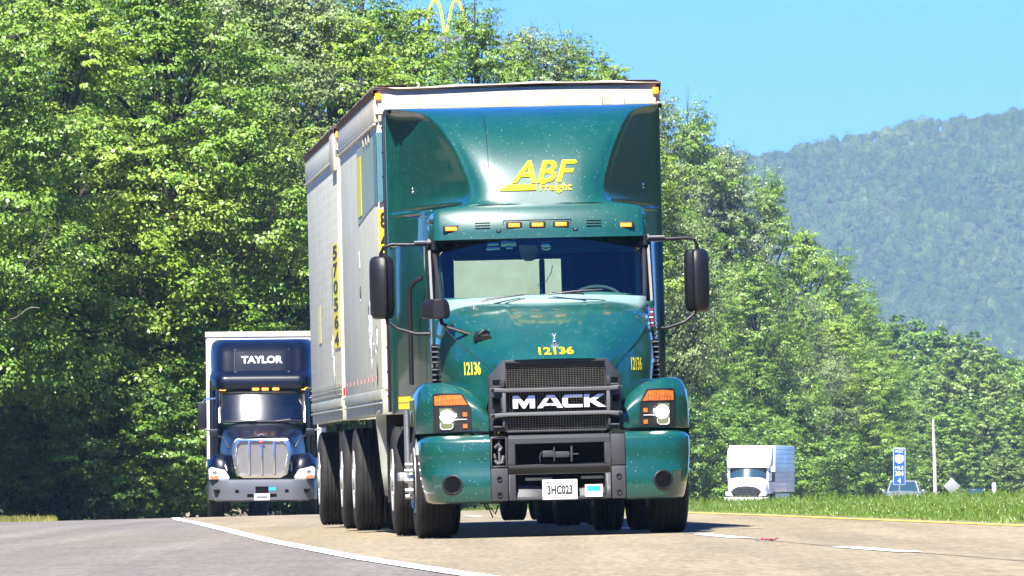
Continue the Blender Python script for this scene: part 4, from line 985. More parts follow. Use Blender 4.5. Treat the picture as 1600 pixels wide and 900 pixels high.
g = G(); g.box(.225, .375, -.010, -.003, .332, .438, 0); g.box(.243, .357, -.012, -.0095, .38, .425, 1); st = g.build('permit_sticker', [M['plate'], M['cyan']], bump)
text('IFTA', .02, mat('sticker_ink', (.25, .45, .6), .5), st, (.30, -.0125, .358), fit=(.09, .022), name='sticker_text', ext=.0006)

# --- mirrors
for s in (-1, 1):
    xc, z0, z1 = 1.385*s, 1.925, 2.475
    g = G(); rows = []
    for z, k, d in ((z0, .60, .45), (z0+.012, .82, .75), (z0+.04, .95, .95), (z0+.12, 1, 1), ((z0+z1)/2, 1.0, 1), (z1-.12, .99, 1), (z1-.04, .94, .9), (z1-.012, .80, .7), (z1, .58, .4)):
        hw = .108*k; rr = []
        prof = [(-1, .10), (-.98, .02), (-.85, -.02), (-.45, -.055), (.02, -.075), (.30, -.075), (.42, -.035), (.84, -.015), (.98, .02), (1, .10)]
        for a, b in prof: rr.append((xc+s*a*hw*(-1), 1.95+b*1.2*d+(.02 if d < 1 else 0), z))
        rows.append(rr)
    g.grid(rows); g.grid([[(p[0], 2.07, p[2]) for p in (r_[0], r_[-1])] for r_ in rows])
    for r_a in (rows[0], rows[-1]): g.add([tuple(p) for p in r_a]+[(r_a[-1][0], 2.07, r_a[0][2]), (r_a[0][0], 2.07, r_a[0][2])], [tuple(range(len(r_a)+2))])
    mr = g.build('mirror', M['black'], T, bevel=.006, angle=30)
    g = G(); g.tube([(s*.93, 1.93, 2.565), (s*1.30, 1.93, 2.575), (s*1.37, 1.93, 2.55), (s*1.392, 1.95, 2.50), (s*1.395, 1.96, 2.45)], .016, 8)
    g.build('mirror_arm', M['black'], mr, angle=50); g = G()
    g.tube([(s*1.36, 1.96, 1.95), (s*1.345, 1.95, 1.90), (s*1.26, 1.93, 1.835), (s*1.10, 1.90, 1.785), (s*.95, 1.88, 1.785)], .017, 8)
    g.tube([(s*.93, 1.93, 2.52), (s*.93, 1.93, 2.61)], .026, 8); g.ell((s*.955, 1.89, 1.785), (.035, .04, .04), 8, 6); g.tube([(s*.95, 1.90, 2.592), (s*1.10, 1.90, 2.592)], .008, 6, mi=1)
    g.build('mirror_arm', [M['black'], M['alu']], mr, angle=50)
# hood (fender) mirror on the left of the picture
g = G(); rows = []
xc, zc = -.975, 1.985
for z, k in ((zc-.085, .8), (zc-.07, .97), (zc-.03, 1.0), (zc+.02, .97), (zc+.06, .88), (zc+.085, .66)):
    rows.append([(xc+a*.122*k+(.01 if a > 0 else 0), .92+b, z) for a, b in ((-1, .14), (-.97, .06), (-.6, .0), (-.15, -.055), (.5, -.06), (.93, -.03), (1, .08), (1, .14))])
g.grid(rows); 
for r_a in (rows[0], rows[-1]): g.add(r_a, [tuple(range(len(r_a)))])
g.grid([[r_[0], r_[-1]] for r_ in rows])
hm = g.build('hood_mirror', M['black'], T, bevel=.006)
g = G(); g.tube([(-.93, .98, 1.92), (-.92, .96, 1.86), (-.86, .92, 1.82), (-.70, .86, 1.765), (-.64, .84, 1.745), (-.60, .82, 1.75)], .017, 8); g.build('mirror_arm', M['black'], hm)
fy0 = hood_bvh.ray_cast(Vector((-.57, -3, 1.735)), Vector((0, 1, 0)))[0].y; fy1 = hood_bvh.ray_cast(Vector((-.50, -3, 1.735)), Vector((0, 1, 0)))[0].y
g = G(); g.hexa([(-.665, fy0-.0, 1.700), (-.49, fy1-.03, 1.700), (-.49, fy1+.08, 1.72), (-.665, fy0+.1, 1.72)], [(-.64, fy0-.02, 1.745), (-.53, fy1-.03, 1.745), (-.55, fy1+.06, 1.775), (-.64, fy0+.08, 1.785)]); g.tube([(-.62, fy0-.03, 1.745), (-.575, fy0-.03, 1.785), (-.53, fy0-.01, 1.76)], .020, 8); g.build('mirror_foot', M['black'], hm, bevel=.006)

# grab handle, exhaust strip, steps, tank
g = G(); g.tube([(-.985, 2.95, 2.30), (-1.05, 2.98, 2.27), (-1.10, 3.0, 2.20), (-1.10, 3.0, 1.35)], .022, 8); g.build('grab_handle', M['black'], T)
g = G()
for s in (-1, 1): g.tube([(s*.966, 1.70, 1.30), (s*.966, 1.72, 1.98)], .017, 6)
g.build('door_edge_strip', M['alu'], T)
g = G()
for k in range(14): g.ell((.985, 1.6, 1.36+k*.036), (.012, .02, .013), 8, 6)
g.build('steel_louvre_trim', M['chrome'], T)
g = G()
for s in (-1, 1): g.box(s*.36, s*.44, .5, 5.9, .62, .86)
g.box(-.36, .36, .6, .8, .62, .86); g.box(-.9, .9, 1.2, 1.32, .44, .56); g.tube([(-.7, 1.25, .5), (.7, 1.25, .5)], .06, 8)
g.box(-.40, .40, .30, 1.5, .62, 1.45); g.tube([(-.8, 5.0, .5), (.8, 5.0, .5)], .08, 8); g.ell((0, 5.0, .5), (.22, .25, .24), 16, 10)
g.box(-.30, .30, 1.5, 3.6, .42, .9)
g.build('chassis', M['frame'], T, bevel=.01)
for s in (-1, 1):
    g = G(); g.tube([(s*.82, 2.15, .68), (s*.82, 3.75, .68)], .31, 24); g.build('fuel_tank', M['frame'], T)
    wheel(T, s*1.175, 1.25, .505, .33, s, rimm='rim')
    wheel(T, s*1.20, 5.0, .505, .27, s); wheel(T, s*.88, 5.0, .505, .27, s, deep=True)
    g = G(); g.prism([(5.62, .30), (5.66, .30), (5.66, 1.12), (5.58, 1.20), (5.50, 1.20), (5.56, 1.10)], 'x', s*.88, s*1.22); g.build('mud_flap', M['rubber'], T)
# turned hub with nut covers on the front left wheel, amber-grey step end
g = G()
for k in range(10):
    t = 2*math.pi*k/10; g.tube([(-1.17, 1.25+.145*math.cos(t), .505+.145*math.sin(t)), (-1.255, 1.25+.145*math.cos(t), .505+.145*math.sin(t))], .019, 8)
g.lathe([(.0, .05), (.09, .045), (.10, .0), (.20, -.005), (.24, .02)], (-1.18, 1.25, .505), 'x', 24, 0, -1)
g.build('hub_cover', M['alu'], T, angle=40)
g = G(); g.box(-1.275, -1.13, 1.95, 2.35, .50, .575); g.build('step', M['rim'], T, bevel=.012)
g = G(); g.box(-1.21, -1.18, 1.98, 2.3, .62, 1.12); g.tube([(-1.20, 1.9, 1.12), (-1.195, 1.9, .62), (-1.18, 1.9, .36)], .02, 6); g.build('step_bracket', M['alu'], T)
g = G(); g.tube([(-.63, .35, .30), (-.60, .36, .24), (-.56, .36, .25), (-.53, .36, .20), (-.50, .36, .28)], .008, 5); g.tube([(-.60, .36, .30), (-.57, .36, .22), (-.55, .36, .17)], .006, 5); g.box(-.66, -.46, .33, .5, .29, .34); g.build('hanging_chain', M['frame'], T)
# pale quarter guard ahead of the trailer wheels
g = G(); rows = []
for (y, z, x0) in [(6.05, .36, -1.16), (6.05, .6, -1.19), (6.04, .85, -1.21), (6.0, 1.04, -1.23), (5.92, 1.10, -1.23), (5.75, 1.13, -1.22), (5.4, 1.14, -1.22)]:
    rows.append([(x0-.07, y, z), (-1.0, y, z+.0), (-.86, y, z)])
g.grid(rows); qf = g.build('quarter_guard', mat('pale_guard', (.42, .44, .37), .5, var=.3, vscale=6), T, solid=.012)
g = G()
for x, z in ((-1.22, 1.02), (-1.17, 1.02), (-1.02, 1.03), (-.95, 1.03), (-1.17, .62), (-1.17, .54)): g.ell((x, 6.03, z), (.009, .012, .009), 8, 6)
g.build('guard_bolt', M['frame'], qf)

# ================================================================== trailers (built in the same coordinates as the tractor)
Mt = Matrix.Translation((TX, 80, TZ)) @ Matrix.Rotation(TH, 4, 'Z') @ Matrix.Rotation(-ROLL, 4, 'Y')
def place(name, label, cat, y, group=None):
    p = Mt @ Vector((0, y, 0)); p.z = TZ
    return root(name, label, cat, p, rig_rot, group)
def box_trailer(label, y, L, front=True, W=1.285, top=4.07):
    t = place('box_trailer', label, 'trailer', y, None)
    g = G(); g.box(-W, W, 0, L, 1.30, top-.012); body = g.build('body', M['trailer'], t, bevel=.05 if front else .02, seg=3)
    g = G(); g.box(-W+.05, W-.05, -.012, .0, 1.20, top-.22); g.build('front_panel', M['trailerw'], body)
    g = G()      # bottom side rail: bright rail, deeper section toward the nose, dark underside
    for s in (-1, 1):
        g.box(s*(W-.06), s*(W+.012), .02, L-.02, 1.24, 1.33); g.box(s*(W-.10), s*(W-.004), .0, L, 1.10, 1.24)
        g.box(s*(W+.002), s*(W+.018), .0, L, 1.20, 1.215)
    for k in range(int(L/.6)): g.box(-W+.1, W-.1, .3+k*.6, .38+k*.6, 1.13, 1.22)
    g.box(-W, W, -.01, .10, 1.10, 1.30)
    rl = g.build('bottom_rail', M['rail'], t, bevel=.006)
    g = G()      # top rail
    for s in (-1, 1): g.box(s*(W-.02), s*(W+.016), .0, L, top-.32, top-.08); g.box(s*(W+.0), s*(W+.024), 0, L, top-.345, top-.325)
    g.box(-W+.02, W-.02, -.022, .0, top-.31, top-.025); g.box(-W-.005, W+.005, -.030, -.0, top-.245, top-.235)
    tr = g.build('top_rail', M['trailerw'] if front else M['trailer'], t, bevel=.005)
    g = G()
    for k in range(34): x = -W+.10+k*(2*W-.2)/33; g.ell((x, -.024, top-.275), (.007, .006, .007), 6, 4)
    for k in range(60):
        yy = .15+k*(L-.3)/59
        for z in (top-.12, top-.29): g.ell((-W-.017, yy, z), (.004, .009, .007), 5, 4)
    g.build('rivets', M['alu'], tr)
    g = G(); rs = random.Random(3 if front else 4); rows = []      # wavy roof skin with a lifted rusty lip
    xs = np.linspace(-W-.02, W+.02, 27)
    for y_, up in ((-.04, 0), (.0, .01), (.25, .018), (L*.5, .02), (L, .01)):
        rows.append([(x, y_, top-.005+up+.010*math.sin(x*2.1+1)+(.006*math.sin(x*9+y_)) - (.035 if abs(x) > W-.12 and y_ < .1 else 0)*0) for x in xs])
    rows.insert(0, [(x, -.045, z-.012) for x, _, z in rows[0]])
    g.grid(rows)
    for s in (-1, 1):
        n = 46; e = [(s*(W+.026+.006*rs.random()), L*i/n-.03, top-.03+.022*rs.random()) for i in range(n+1)]
        g.grid([[p for p in e], [(p[0]-s*.05, p[1], top+.012+.010*math.sin(p[1]*3)) for p in e], [(s*(W-.3), p[1], top+.016) for p in e]], 1)
        g.grid([[p for p in e], [(s*(W+.018), p[1], top-.085) for p in e]], 1)
    rf = g.build('roof', [M['trailerw'], M['rust']], t, solid=.006, angle=40)
    g = G(); lip = [(x, -.050, top-.012+.012*math.sin(x*2.1+1)+(.02 if x < -W+.15 else 0)) for x in xs]; g.tube(lip, .006, 5); g.build('roof_lip', M['rust'], rf)
    for s in (-1, 1):
        g = G(); g.box(s*(W-.05), s*(W+.004), -.045, -.012, top-.115, top-.055); g.build('corner_light', M['amber'], t, bevel=.006)
    # axle, suspension, wheels
    ya = L-1.45
    g = G(); g.tube([(-.95, ya, .5), (.95, ya, .5)], .07, 8)
    for s in (-1, 1): g.box(s*.45, s*.58, ya-.9, ya+.9, .85, 1.10); g.box(s*.47, s*.56, ya-.06, ya+.06, .5, .9)
    g.build('axle', M['frame'], t, bevel=.01)
    for s in (-1, 1): wheel(t, s*1.275, ya, .505, .27, s); wheel(t, s*.96, ya, .505, .27, s, deep=True)
    g = G()
    for s in (-1, 1):
        g.box(s*.52, s*.64, 2.6, 2.74, .42, 1.12)
        g.box(s*.48, s*.68, 2.55, 2.8, .38, .42)
    g.build('landing_gear', M['frame'], t, bevel=.008)
    g = G(); g.box(-W+.02, W-.02, L, L+.03, 1.2, top-.12); g.build('rear_door', M['trailerw'], t, bevel=.01)
    g = G(); g.tube([(-1.0, L, 1.1), (-1.0, L+.03, .62), (1.0, L+.03, .62), (1.0, L, 1.1)], .045, 6); g.build('underride_guard', M['frame'], t)
    return t, body, W
T1, b1, W = box_trailer('pale grey box trailer directly behind the green cab with faded green side panel', 4.8, 8.65)
# faded panels, digits, hardware on the picture-left side of trailer one
sx = -W-.003
g = G(); g.prism([(.5, 3.66), (2.0, 3.66), (4.4, 3.66), (4.4, 2.93), (2.0, 3.0), (.5, 3.03)], 'x', sx-.002, sx+.004); g.build('green_side_panel', M['panelg'], b1)
g = G(); g.box(-1.284, -1.170, -.028, -.020, 3.03, 3.66); g.box(sx-.006, sx-.002, .02, .5, 3.03, 3.66); g.build('blue_side_panel', M['panelb'], b1)
g = G(); g.box(sx-.007, sx-.003, 3.4, 4.2, 3.0, 3.56); g.build('yellow_side_stripe', M['yel_dark'], b1)
g = G(); g.box(-1.284, -1.180, -.030, -.022, 2.38, 2.96); st = g.build('number_strip', M['yellow'], b1)   # on the front corner post
for k, ch in enumerate('847'):
    text(ch, .2, M['ink'], st, (-1.238, -.033, 2.865-k*.185), fit=(.062, .145), name='digit', off=.006)
g = G()
for k, yy in enumerate((1.4, 2.0, 2.6)): g.box(sx-.012, sx-.002, yy, yy+.22, 3.62, 3.84, 0); g.box(sx-.016, sx-.011, yy+.05, yy+.15, 3.62, 3.68, 1)
g.build('roof_bracket', [M['trailerw'], M['ink']], b1, bevel=.004)
rs = random.Random(9)
def peel(body, y0, z0, n, sy, sz, seed):
    g = G(); r_ = random.Random(seed)
    for i in range(n):
        y, z = y0+r_.gauss(0, sy), z0+r_.gauss(0, sz); a, b = r_.uniform(.05, .2), r_.uniform(.06, .26)
        p = [(y+a*math.cos(t)*r_.uniform(.5, 1.1)*.6, z+b*math.sin(t)*r_.uniform(.5, 1.1)*.5) for t in np.linspace(0, 2*math.pi, 8)[:-1]]
        g.prism(p, 'x', sx-.003-i*.0003, sx+.001, 0 if r_.random() < .8 else 1)
    g.build('peeled_decal', [M['whitel'], M['frame']], body)
peel(b1, 2.1, 1.86, 22, .28, .16, 1); peel(b1, .9, 1.75, 7, .08, .12, 2); peel(b1, 4.3, 2.3, 4, .05, .12, 8)
g = G()
for k in range(9): g.box(sx-.014, sx-.008, .9+k*.85, 1.08+k*.85, 1.42, 1.46, 0)
g.build('reflective_tape', mat('faded_tape', (.5, .25, .22), .5), b1)
g = G(); g.box(sx-.02, sx-.006, 8.45, 8.6, 1.34, 1.42); g.build('rear_marker', M['red'], b1)
g = G(); xx = np.linspace(0, 1, 2)
g.tube([(-.87, -.035, 3.88), (-.80, -.05, 3.855), (-.72, -.04, 3.80), (-.66, -.03, 3.78)], .035, 8); g.build('dented_bracket', M['white'], T1)
for x in (.72, .92):
    g = G(); g.box(x-.05, x+.05, -.045, -.02, 3.87, 3.965); g.build('hinge_plate', M['white'], T1, bevel=.004)
T2, b2, W = box_trailer('second box trailer of the pair, riveted grey, with the long yellow 570564 strip', 14.3, 8.7, False)
g = G(); g.box(sx-.006, sx-.001, .08, 1.55, 1.84, 2.90); st = g.build('number_strip', M['yellow'], b2)
for k, ch in enumerate('570564'):
    text(ch, .2, M['ink'], st, (sx-.007, .80, 2.81-k*.176), face='left', fit=(1.10, .140), name='digit', off=.006)
g = G()
for k in range(60):
    y = .2+k*.14
    for j in range(22):
        if (j % 2) == (k % 2): g.box(sx-.004, sx-.001, y, y+.02, 1.45+j*.105, 1.465+j*.105)
g.build('side_rivets', M['alu'], b2)
g = G(); g.box(sx-.005, sx-.001, 5.2, 6.0, 1.95, 2.35); g.build('faded_yellow_patch', mat('faded_yellow', (.55, .52, .25), .6), b2)
g = G(); g.box(sx-.004, sx-.001, 1.2, 1.9, 2.30, 2.68); g.build('faded_grey_patch', M['panelg'], b2)
peel(b2, 2.0, 1.72, 14, .12, .16, 5)
g = G(); g.box(sx-.03, sx+.02, .0, 1.0, 3.62, 4.00); g.build('front_corner_plate', M['trailerw'], b2, bevel=.01)
g = G()
for k in range(3): g.box(sx-.016, sx-.004, .1, 8.6, 1.36+k*.05, 1.372+k*.05)
g.build('lower_ribs', M['rail'], b2)
# converter dolly between the trailers
D = place('converter_dolly', 'low two-wheeled converter dolly under the nose of the second trailer', 'dolly', 15.1)
g = G(); g.tube([(-.95, 0, .5), (.95, 0, .5)], .07, 8)
for s in (-1, 1): g.box(s*.42, s*.52, -.8, .8, .86, 1.04); g.tube([(s*.45, -.7, .9), (0, -2.5, .85)], .05, 6)
g.box(-.45, .45, -.4, .4, 1.0, 1.1); g.build('dolly_frame', M['frame'], D, bevel=.01)
for s in (-1, 1): wheel(D, s*1.275, 0, .505, .27, s); wheel(D, s*.96, 0, .505, .27, s, deep=True)
for s in (-1, 1):
    g = G(); g.box(s*.95, s*1.27, .62, .65, .3, 1.0); g.build('mud_flap', M['rubber'], D)

# ================================================================== second rig (navy) far behind
S_ = 1.0
RX, RY = -5.42, 202.8; RZ = H(RX, RY)
N_ = root('semi_truck', 'navy semi truck with chrome-framed grille following behind on the left', 'semi truck', (RX, RY, RZ), (0, -.01, R(.8)))
# fairing
g = G(); rows = []
for z, hw, y in ((2.78, 1.10, 1.75), (2.83, 1.15, 1.72), (3.02, 1.16, 1.74), (3.10, 1.15, 1.80), (3.16, 1.13, 2.1), (3.2, 1.13, 2.15), (3.6, 1.14, 2.45), (3.75, 1.13, 2.6), (3.84, 1.10, 2.8), (3.90, 1.05, 3.2)):
    rr = []
    for u in np.linspace(-1, 1, 33):
        a = abs(u); side = .7*max(0, (a-.72)/.28)**2.2
        bulge = -.10*math.exp(-(u/.58)**8) if 3.12 < z < 3.85 else 0
        rr.append((u*hw, y+side+bulge, z))
    rows.append([(-hw-.005, 4.0, z)]+rr+[(hw+.005, 4.0, z)])
g.grid(rows); nf = g.build('roof_fairing', M['navy'], N_, angle=45)
nb = BVHTree.FromPolygons([Vector(v) for v in g.v], g.f)
g = G(); g.box(-.56, .56, 1.95, 2.4, 3.165, 3.17); 
pz = [(-.60, 3.17), (.60, 3.17), (.60, 3.66), (-.60, 3.66), (-.60, 3.17)]
g = G(); g.tube([(x, nb.ray_cast(Vector((x, -3, z)), Vector((0, 1, 0)))[0].y-.002, z) for x, z in pz], .010, 5); g.build('panel_frame', M['black'], nf)
text('TAYLOR', .22, M['whitel'], nf, (0, 0, 3.44), bvh=nb, off=.007, fit=(.90, .16))
for x in (-.86, -.14, .07, .30, .93):
    w_ = .075 if abs(x) < .5 else .07
    g = G(); g.box(x-w_, x+w_, 1.66+(.18 if abs(x) > .5 else 0), 1.80+(.18 if abs(x) > .5 else 0), 2.76, 2.81); g.build('marker_light', M['amber_hot'], nf, bevel=.012)
# cab
g = G()
for s in (-1, 1):
    g.box(s*.95, s*1.02, 1.75, 3.6, 1.3, 2.80); g.box(s*.93, s*1.0, 1.66, 1.80, 2.02, 2.76)
g.box(-.98, .98, 3.2, 3.3, 1.2, 2.8); g.box(-1.0, 1.0, 1.90, 3.3, 2.70, 2.80)
g.box(s*1.0, s*1.12, 3.3, 3.9, 1.0, 2.8); g.box(-1.12, -1.0, 3.3, 3.9, 1.0, 2.8)
nc = g.build('cab', M['navy'], N_, bevel=.02)
g = G(); g.box(-.9, .9, 2.6, 2.65, 1.9, 2.7); g.box(-.7, -.25, 2.2, 2.5, 1.9, 2.4); g.box(.25, .7, 2.2, 2.5, 1.9, 2.4); g.build('cab_lining', mat('grey_lining', (.10, .16, .20), .8), nc, bevel=.03)
g = G(); g.grid([[(x, 1.75, 2.08+.02*math.cos(x*6)), ] for x in np.linspace(-.9, .9, 9)]+[]) if 0 else g.box(-.90, .90, 1.72, 2.0, 2.02, 2.10); g.build('dashboard', M['cowl'], nc, bevel=.03)
def nw(u, v): return (u*(.90+.0*v), 1.34+.29*v+.05*v*v+.20*abs(u)**2.2, 2.08+.62*v)
g = G(); g.grid([[nw(u, v) for u in np.linspace(-1, 1, 17)] for v in np.linspace(0, 1, 6)]); nws = g.build('windshield', glass('blue_glass', (.5, .68, .75), 2.6, .17), N_, angle=60)
g = G(); lo = [nw(u, 1) for u in np.linspace(-1, 1, 13)]+[nw(1, .5)]+[nw(u, 0) for u in np.linspace(1, -1, 13)]+[nw(-1, .5)]; lo.append(lo[0]); g.tube(lo, .03, 6, cap=False); g.build('windshield_seal', M['black'], nws)
g = G(); g.tube([(-.93, 1.52, 2.05), (-.95, 1.86, 2.72)], .022, 6)
g.tube([(.93, 1.52, 2.05), (.95, 1.86, 2.72)], .022, 6); g.build('pillar_trim', M['chrome'], nws)
for a, b in (((-.55, 2.08), (-.12, 2.10)), ((.30, 2.08), (.62, 2.12))):
    g = G(); g.tube([(a[0], 1.31, a[1]), (b[0], 1.31, b[1])], .012, 5); g.build('wiper', M['ink'], N_)
# hood
HC2 = [[(0, 1.45, 2.06), (.35, 1.45, 2.06), (.65, 1.48, 2.03), (.85, 1.55, 1.90), (.93, 1.6, 1.5), (.95, 1.6, 1.0)],
       [(0, .95, 1.98), (.33, .95, 1.97), (.57, .97, 1.92), (.72, 1.0, 1.78), (.80, 1.02, 1.4), (.84, 1.05, .95)],
       [(0, .45, 1.84), (.30, .45, 1.83), (.48, .47, 1.78), (.60, .50, 1.65), (.66, .52, 1.3), (.70, .55, .9)],
       [(0, .12, 1.73), (.30, .12, 1.72), (.45, .13, 1.68), (.57, .15, 1.58), (.62, .17, 1.25), (.60, .2, .82)]]
full = [[(-x, y, z) for x, y, z in r_[::-1]]+r_[1:] for r_ in HC2]
g = G(); g.grid(patch(full, 4, 5)); nh = g.build('hood', M['navy'], N_, angle=50)
g = G(); g.tube([(-.10, .18, 1.75), (0, .12, 1.80), (.10, .18, 1.75)], .018, 6); g.tube([(0, .12, 1.80), (0, .3, 1.80)], .02, 6); g.build('hood_ornament', M['chrome'], nh)
# grille
g = G(); ou = [(-.56, .92), (-.40, .84), (.40, .84), (.56, .92), (.64, 1.35), (.62, 1.60), (.55, 1.70), (-.55, 1.70), (-.62, 1.60), (-.64, 1.35)]
inn = [(x*.86, 1.28+(z-1.28)*.86) for x, z in ou]; n = len(ou)
for i in range(n):
    j = (i+1) % n; g.hexa([(ou[i][0], .06, ou[i][1]), (ou[j][0], .06, ou[j][1]), (inn[j][0], .04, inn[j][1]), (inn[i][0], .04, inn[i][1])], [(ou[i][0], .16, ou[i][1]), (ou[j][0], .16, ou[j][1]), (inn[j][0], .12, inn[j][1]), (inn[i][0], .12, inn[i][1])])
for x in (-.27, 0, .27): g.box(x-.018, x+.018, .03, .12, .92, 1.64)
ng = g.build('grille', M['chrome'], N_, bevel=.008)
g = G(); g.prism([(p[0], p[1]) for p in inn], 'y', .09, .11); g.build('grille_mesh', M['punch'], ng)
g = G(); g.ell((0, .03, 1.62), (.06, .02, .025), 12, 8); g.build('oval_badge', M['red'], ng)
for s in (-1, 1):
    g = G(); rows = []
    for v, (z, k) in enumerate([(.80, 0), (1.0, .0), (1.12, .03), (1.25, .10), (1.34, .22), (1.37, .4), (1.36, .9), (1.3, 1.5)]):
        rr = []
        for x, y in ((.66, .30), (.78, .22), (.92, .22), (1.04, .27), (1.14, .38), (1.19, .55), (1.20, .8)):
            zz = z if x > .8 else z-.10*((.8-x)/.14)*(z > 1.1)
            rr.append((s*x, y+k, zz-(.10 if x > 1.12 and z > 1.2 else 0)))
        rows.append(rr)
    g.grid(patch(rows, 2, 2)); fe = g.build('fender', M['navy'], N_, angle=50)
    g = G(); p_ = [(1.15, .82), (1.16, 1.04), (1.10, 1.09), (.80, 1.02), (.70, .86), (.72, .82)]
    n = len(p_); yv = lambda x: np.interp(x, [.7, .85, 1.0, 1.16], [.14, .12, .14, .26])
    g.add([(s*x, yv(x), z) for x, z in p_]+[(s*x, yv(x)+.22, z) for x, z in p_], [tuple(range(n)), tuple(range(2*n-1, n-1, -1))]+[(i, n+i, n+(i+1) % n, (i+1) % n) for i in range(n)])
    hl = g.build('headlight', M['head'], fe, bevel=.01)
    g = G(); g.hexa([(s*1.12, .17, .84), (s*.98, .11, .83), (s*.98, .18, .83), (s*1.12, .22, .84)], [(s*1.14, .19, .90), (s*.95, .11, .88), (s*.95, .18, .88), (s*1.14, .24, .90)]); g.ell((s*1.02, .14, .97), (.05, .02, .045), 10, 8, 1); g.build('turn_signal', [M['orange'], M['lens']], hl)
# bumper
g = G(); rows = []
for z, ins in ((.34, .06), (.37, .0), (.55, .0), (.60, .0), (.72, .01), (.79, .03), (.81, .08)):
    rr = []
    for x in np.linspace(-1.18, 1.18, 37):
        a = abs(x); y = .0+.42*max(0, (a-.62)/.56)**2+.0
        if a > 1.16: y += .25
        rr.append((x, y+ins, z-(.02 if a > 1 else 0)*(z < .4)*-2))
    rows.append(rr)
g.grid(rows); nbp = g.build('bumper', M['bumpgrey'], N_, angle=32, solid=.02)
g = G()
for s in (-1, 1):
    g.prism([(s*1.06, .60), (s*.88, .60), (s*.90, .54), (s*.99, .51)], 'y', .10, .32); g.box(s*.50, s*.58, -.012, .05, .52, .59)
g.box(-.32, .32, -.012, .05, .43, .50); g.box(-.14, .14, -.014, .0, .52, .66); g.build('bumper_slots', M['void'], nbp)
g = G(); g.box(-.17, .17, -.03, -.015, .36, .50); pl = g.build('license_plate', M['plate'], nbp, bevel=.004)
g = G(); g.box(-.12, .12, -.032, -.029, .41, .45); g.build('plate_smudge', M['lgrey'], pl)
g = G(); g.box(.15, .30, -.015, -.008, .57, .64); g.build('permit_sticker', M['cyan'], nbp)
for s in (-1, 1):
    g = G(); g.box(s*1.22, s*1.42, 1.85, 1.98, 1.93, 2.52); mr = g.build('mirror', M['black'], N_, bevel=.03)
    g = G(); g.tube([(s*1.30, 1.9, 1.95), (s*1.22, 1.85, 1.90), (s*.95, 1.8, 1.85)], .02, 6); g.build('mirror_arm', M['chrome'], mr); g = G(); g.tube([(s*1.32, 1.9, 2.5), (s*1.25, 1.88, 2.58), (s*.95, 1.85, 2.6)], .02, 6); g.build('mirror_arm', M['chrome'], mr)
    g = G(); g.box(s*.95, s*1.15, 1.0, 1.12, 1.76, 1.92); hm_ = g.build('hood_mirror', M['black'], N_, bevel=.03)
    g = G(); g.tube([(s*1.0, 1.05, 1.78), (s*.85, .95, 1.72), (s*.72, .8, 1.50)], .018, 6); g.build('mirror_arm', M['black'], hm_)
    g = G(); g.tube([(s*1.12, 3.6, .9), (s*1.12, 3.6, 3.0)], .07, 12); g.build('intake_stack', M['black'], N_)
    wheel(N_, s*1.17, 1.25, .5, .33, s); wheel(N_, s*1.22, 5.6, .5, .27, s); wheel(N_, s*1.22, 6.95, .5, .27, s)
g = G()
for s in (-1, 1): g.box(s*.36, s*.44, .5, 7.4, .62, .86); g.tube([(s*.95, 2.5, .65), (s*.95, 4.2, .65)], .3, 16)
g.box(-.5, .5, .3, 1.5, .55, 1.4); g.tube([(-1, 1.25, .5), (1, 1.25, .5)], .06, 6); g.tube([(-1, 5.6, .5), (1, 5.6, .5)], .08, 6); g.tube([(-1, 6.95, .5), (1, 6.95, .5)], .08, 6)
g.build('chassis', M['frame'], N_)
p = Matrix.Rotation(R(.8), 4, 'Z') @ Vector((0, 4.9, 0))
V_ = root('box_trailer', 'tall white box trailer pulled by the navy truck', 'trailer', (RX+p.x, RY+p.y, RZ), (0, -.01, R(.8)))
g = G(); g.box(-1.28, 1.28, 0, 16, 1.15, 4.08); vb = g.build('body', M['white'], V_, bevel=.04)
g = G()
for s in (-1, 1): g.box(s*1.27, s*1.295, 0, 16, 3.98, 4.10); g.box(s*1.27, s*1.295, 0, 16, 1.10, 1.22)
g.box(-1.28, 1.28, -.02, 0, 3.98, 4.10); g.build('rail', M['trailerw'], vb)
for s in (-1, 1):
    for yy in (13.0, 14.3): wheel(V_, s*1.27, yy, .5, .27, s)
g = G(); g.tube([(-1, 13, .5), (1, 13, .5)], .07, 6); g.tube([(-1, 14.3, .5), (1, 14.3, .5)], .07, 6); g.box(-.5, .5, 12, 15, .85, 1.15); g.box(-.6, -.48, 3.5, 3.65, .4, 1.15); g.box(.48, .6, 3.5, 3.65, .4, 1.15); g.build('axle', M['frame'], V_)

# ================================================================== white rig on the far road
WX, WY = 13.0, 520.0; WZ = H(WX, WY)+.03; wa = R(-6.0)
Q = root('semi_truck', 'distant all-white semi truck beyond the grass strip on the right', 'semi truck', (WX, WY, WZ), (0, 0, wa))
g = G(); rows = []
for z, y, hw in ((2.72, 1.75, 1.18), (2.85, 1.72, 1.22), (3.2, 1.95, 1.24), (3.6, 2.3, 1.24), (3.85, 2.7, 1.23), (3.98, 3.2, 1.2)):
    rows.append([(-hw-.01, 4.1, z)]+[(u*hw, y+.45*abs(u)**3, z) for u in np.linspace(-1, 1, 13)]+[(hw+.01, 4.1, z)])
g.grid(rows); g.build('roof_fairing', M['white'], Q, angle=50)
g = G(); g.box(-1.15, 1.15, 1.9, 4.0, 1.0, 2.02); g.box(-1.18, -1.02, 1.9, 2.1, 2.0, 2.75); g.box(1.02, 1.18, 1.9, 2.1, 2.0, 2.75); g.box(-1.15, 1.15, 2.3, 4.0, 2.0, 2.75); g.box(-1.18, 1.18, 1.75, 2.4, 2.66, 2.76); qc = g.build('cab', M['white'], Q, bevel=.04)
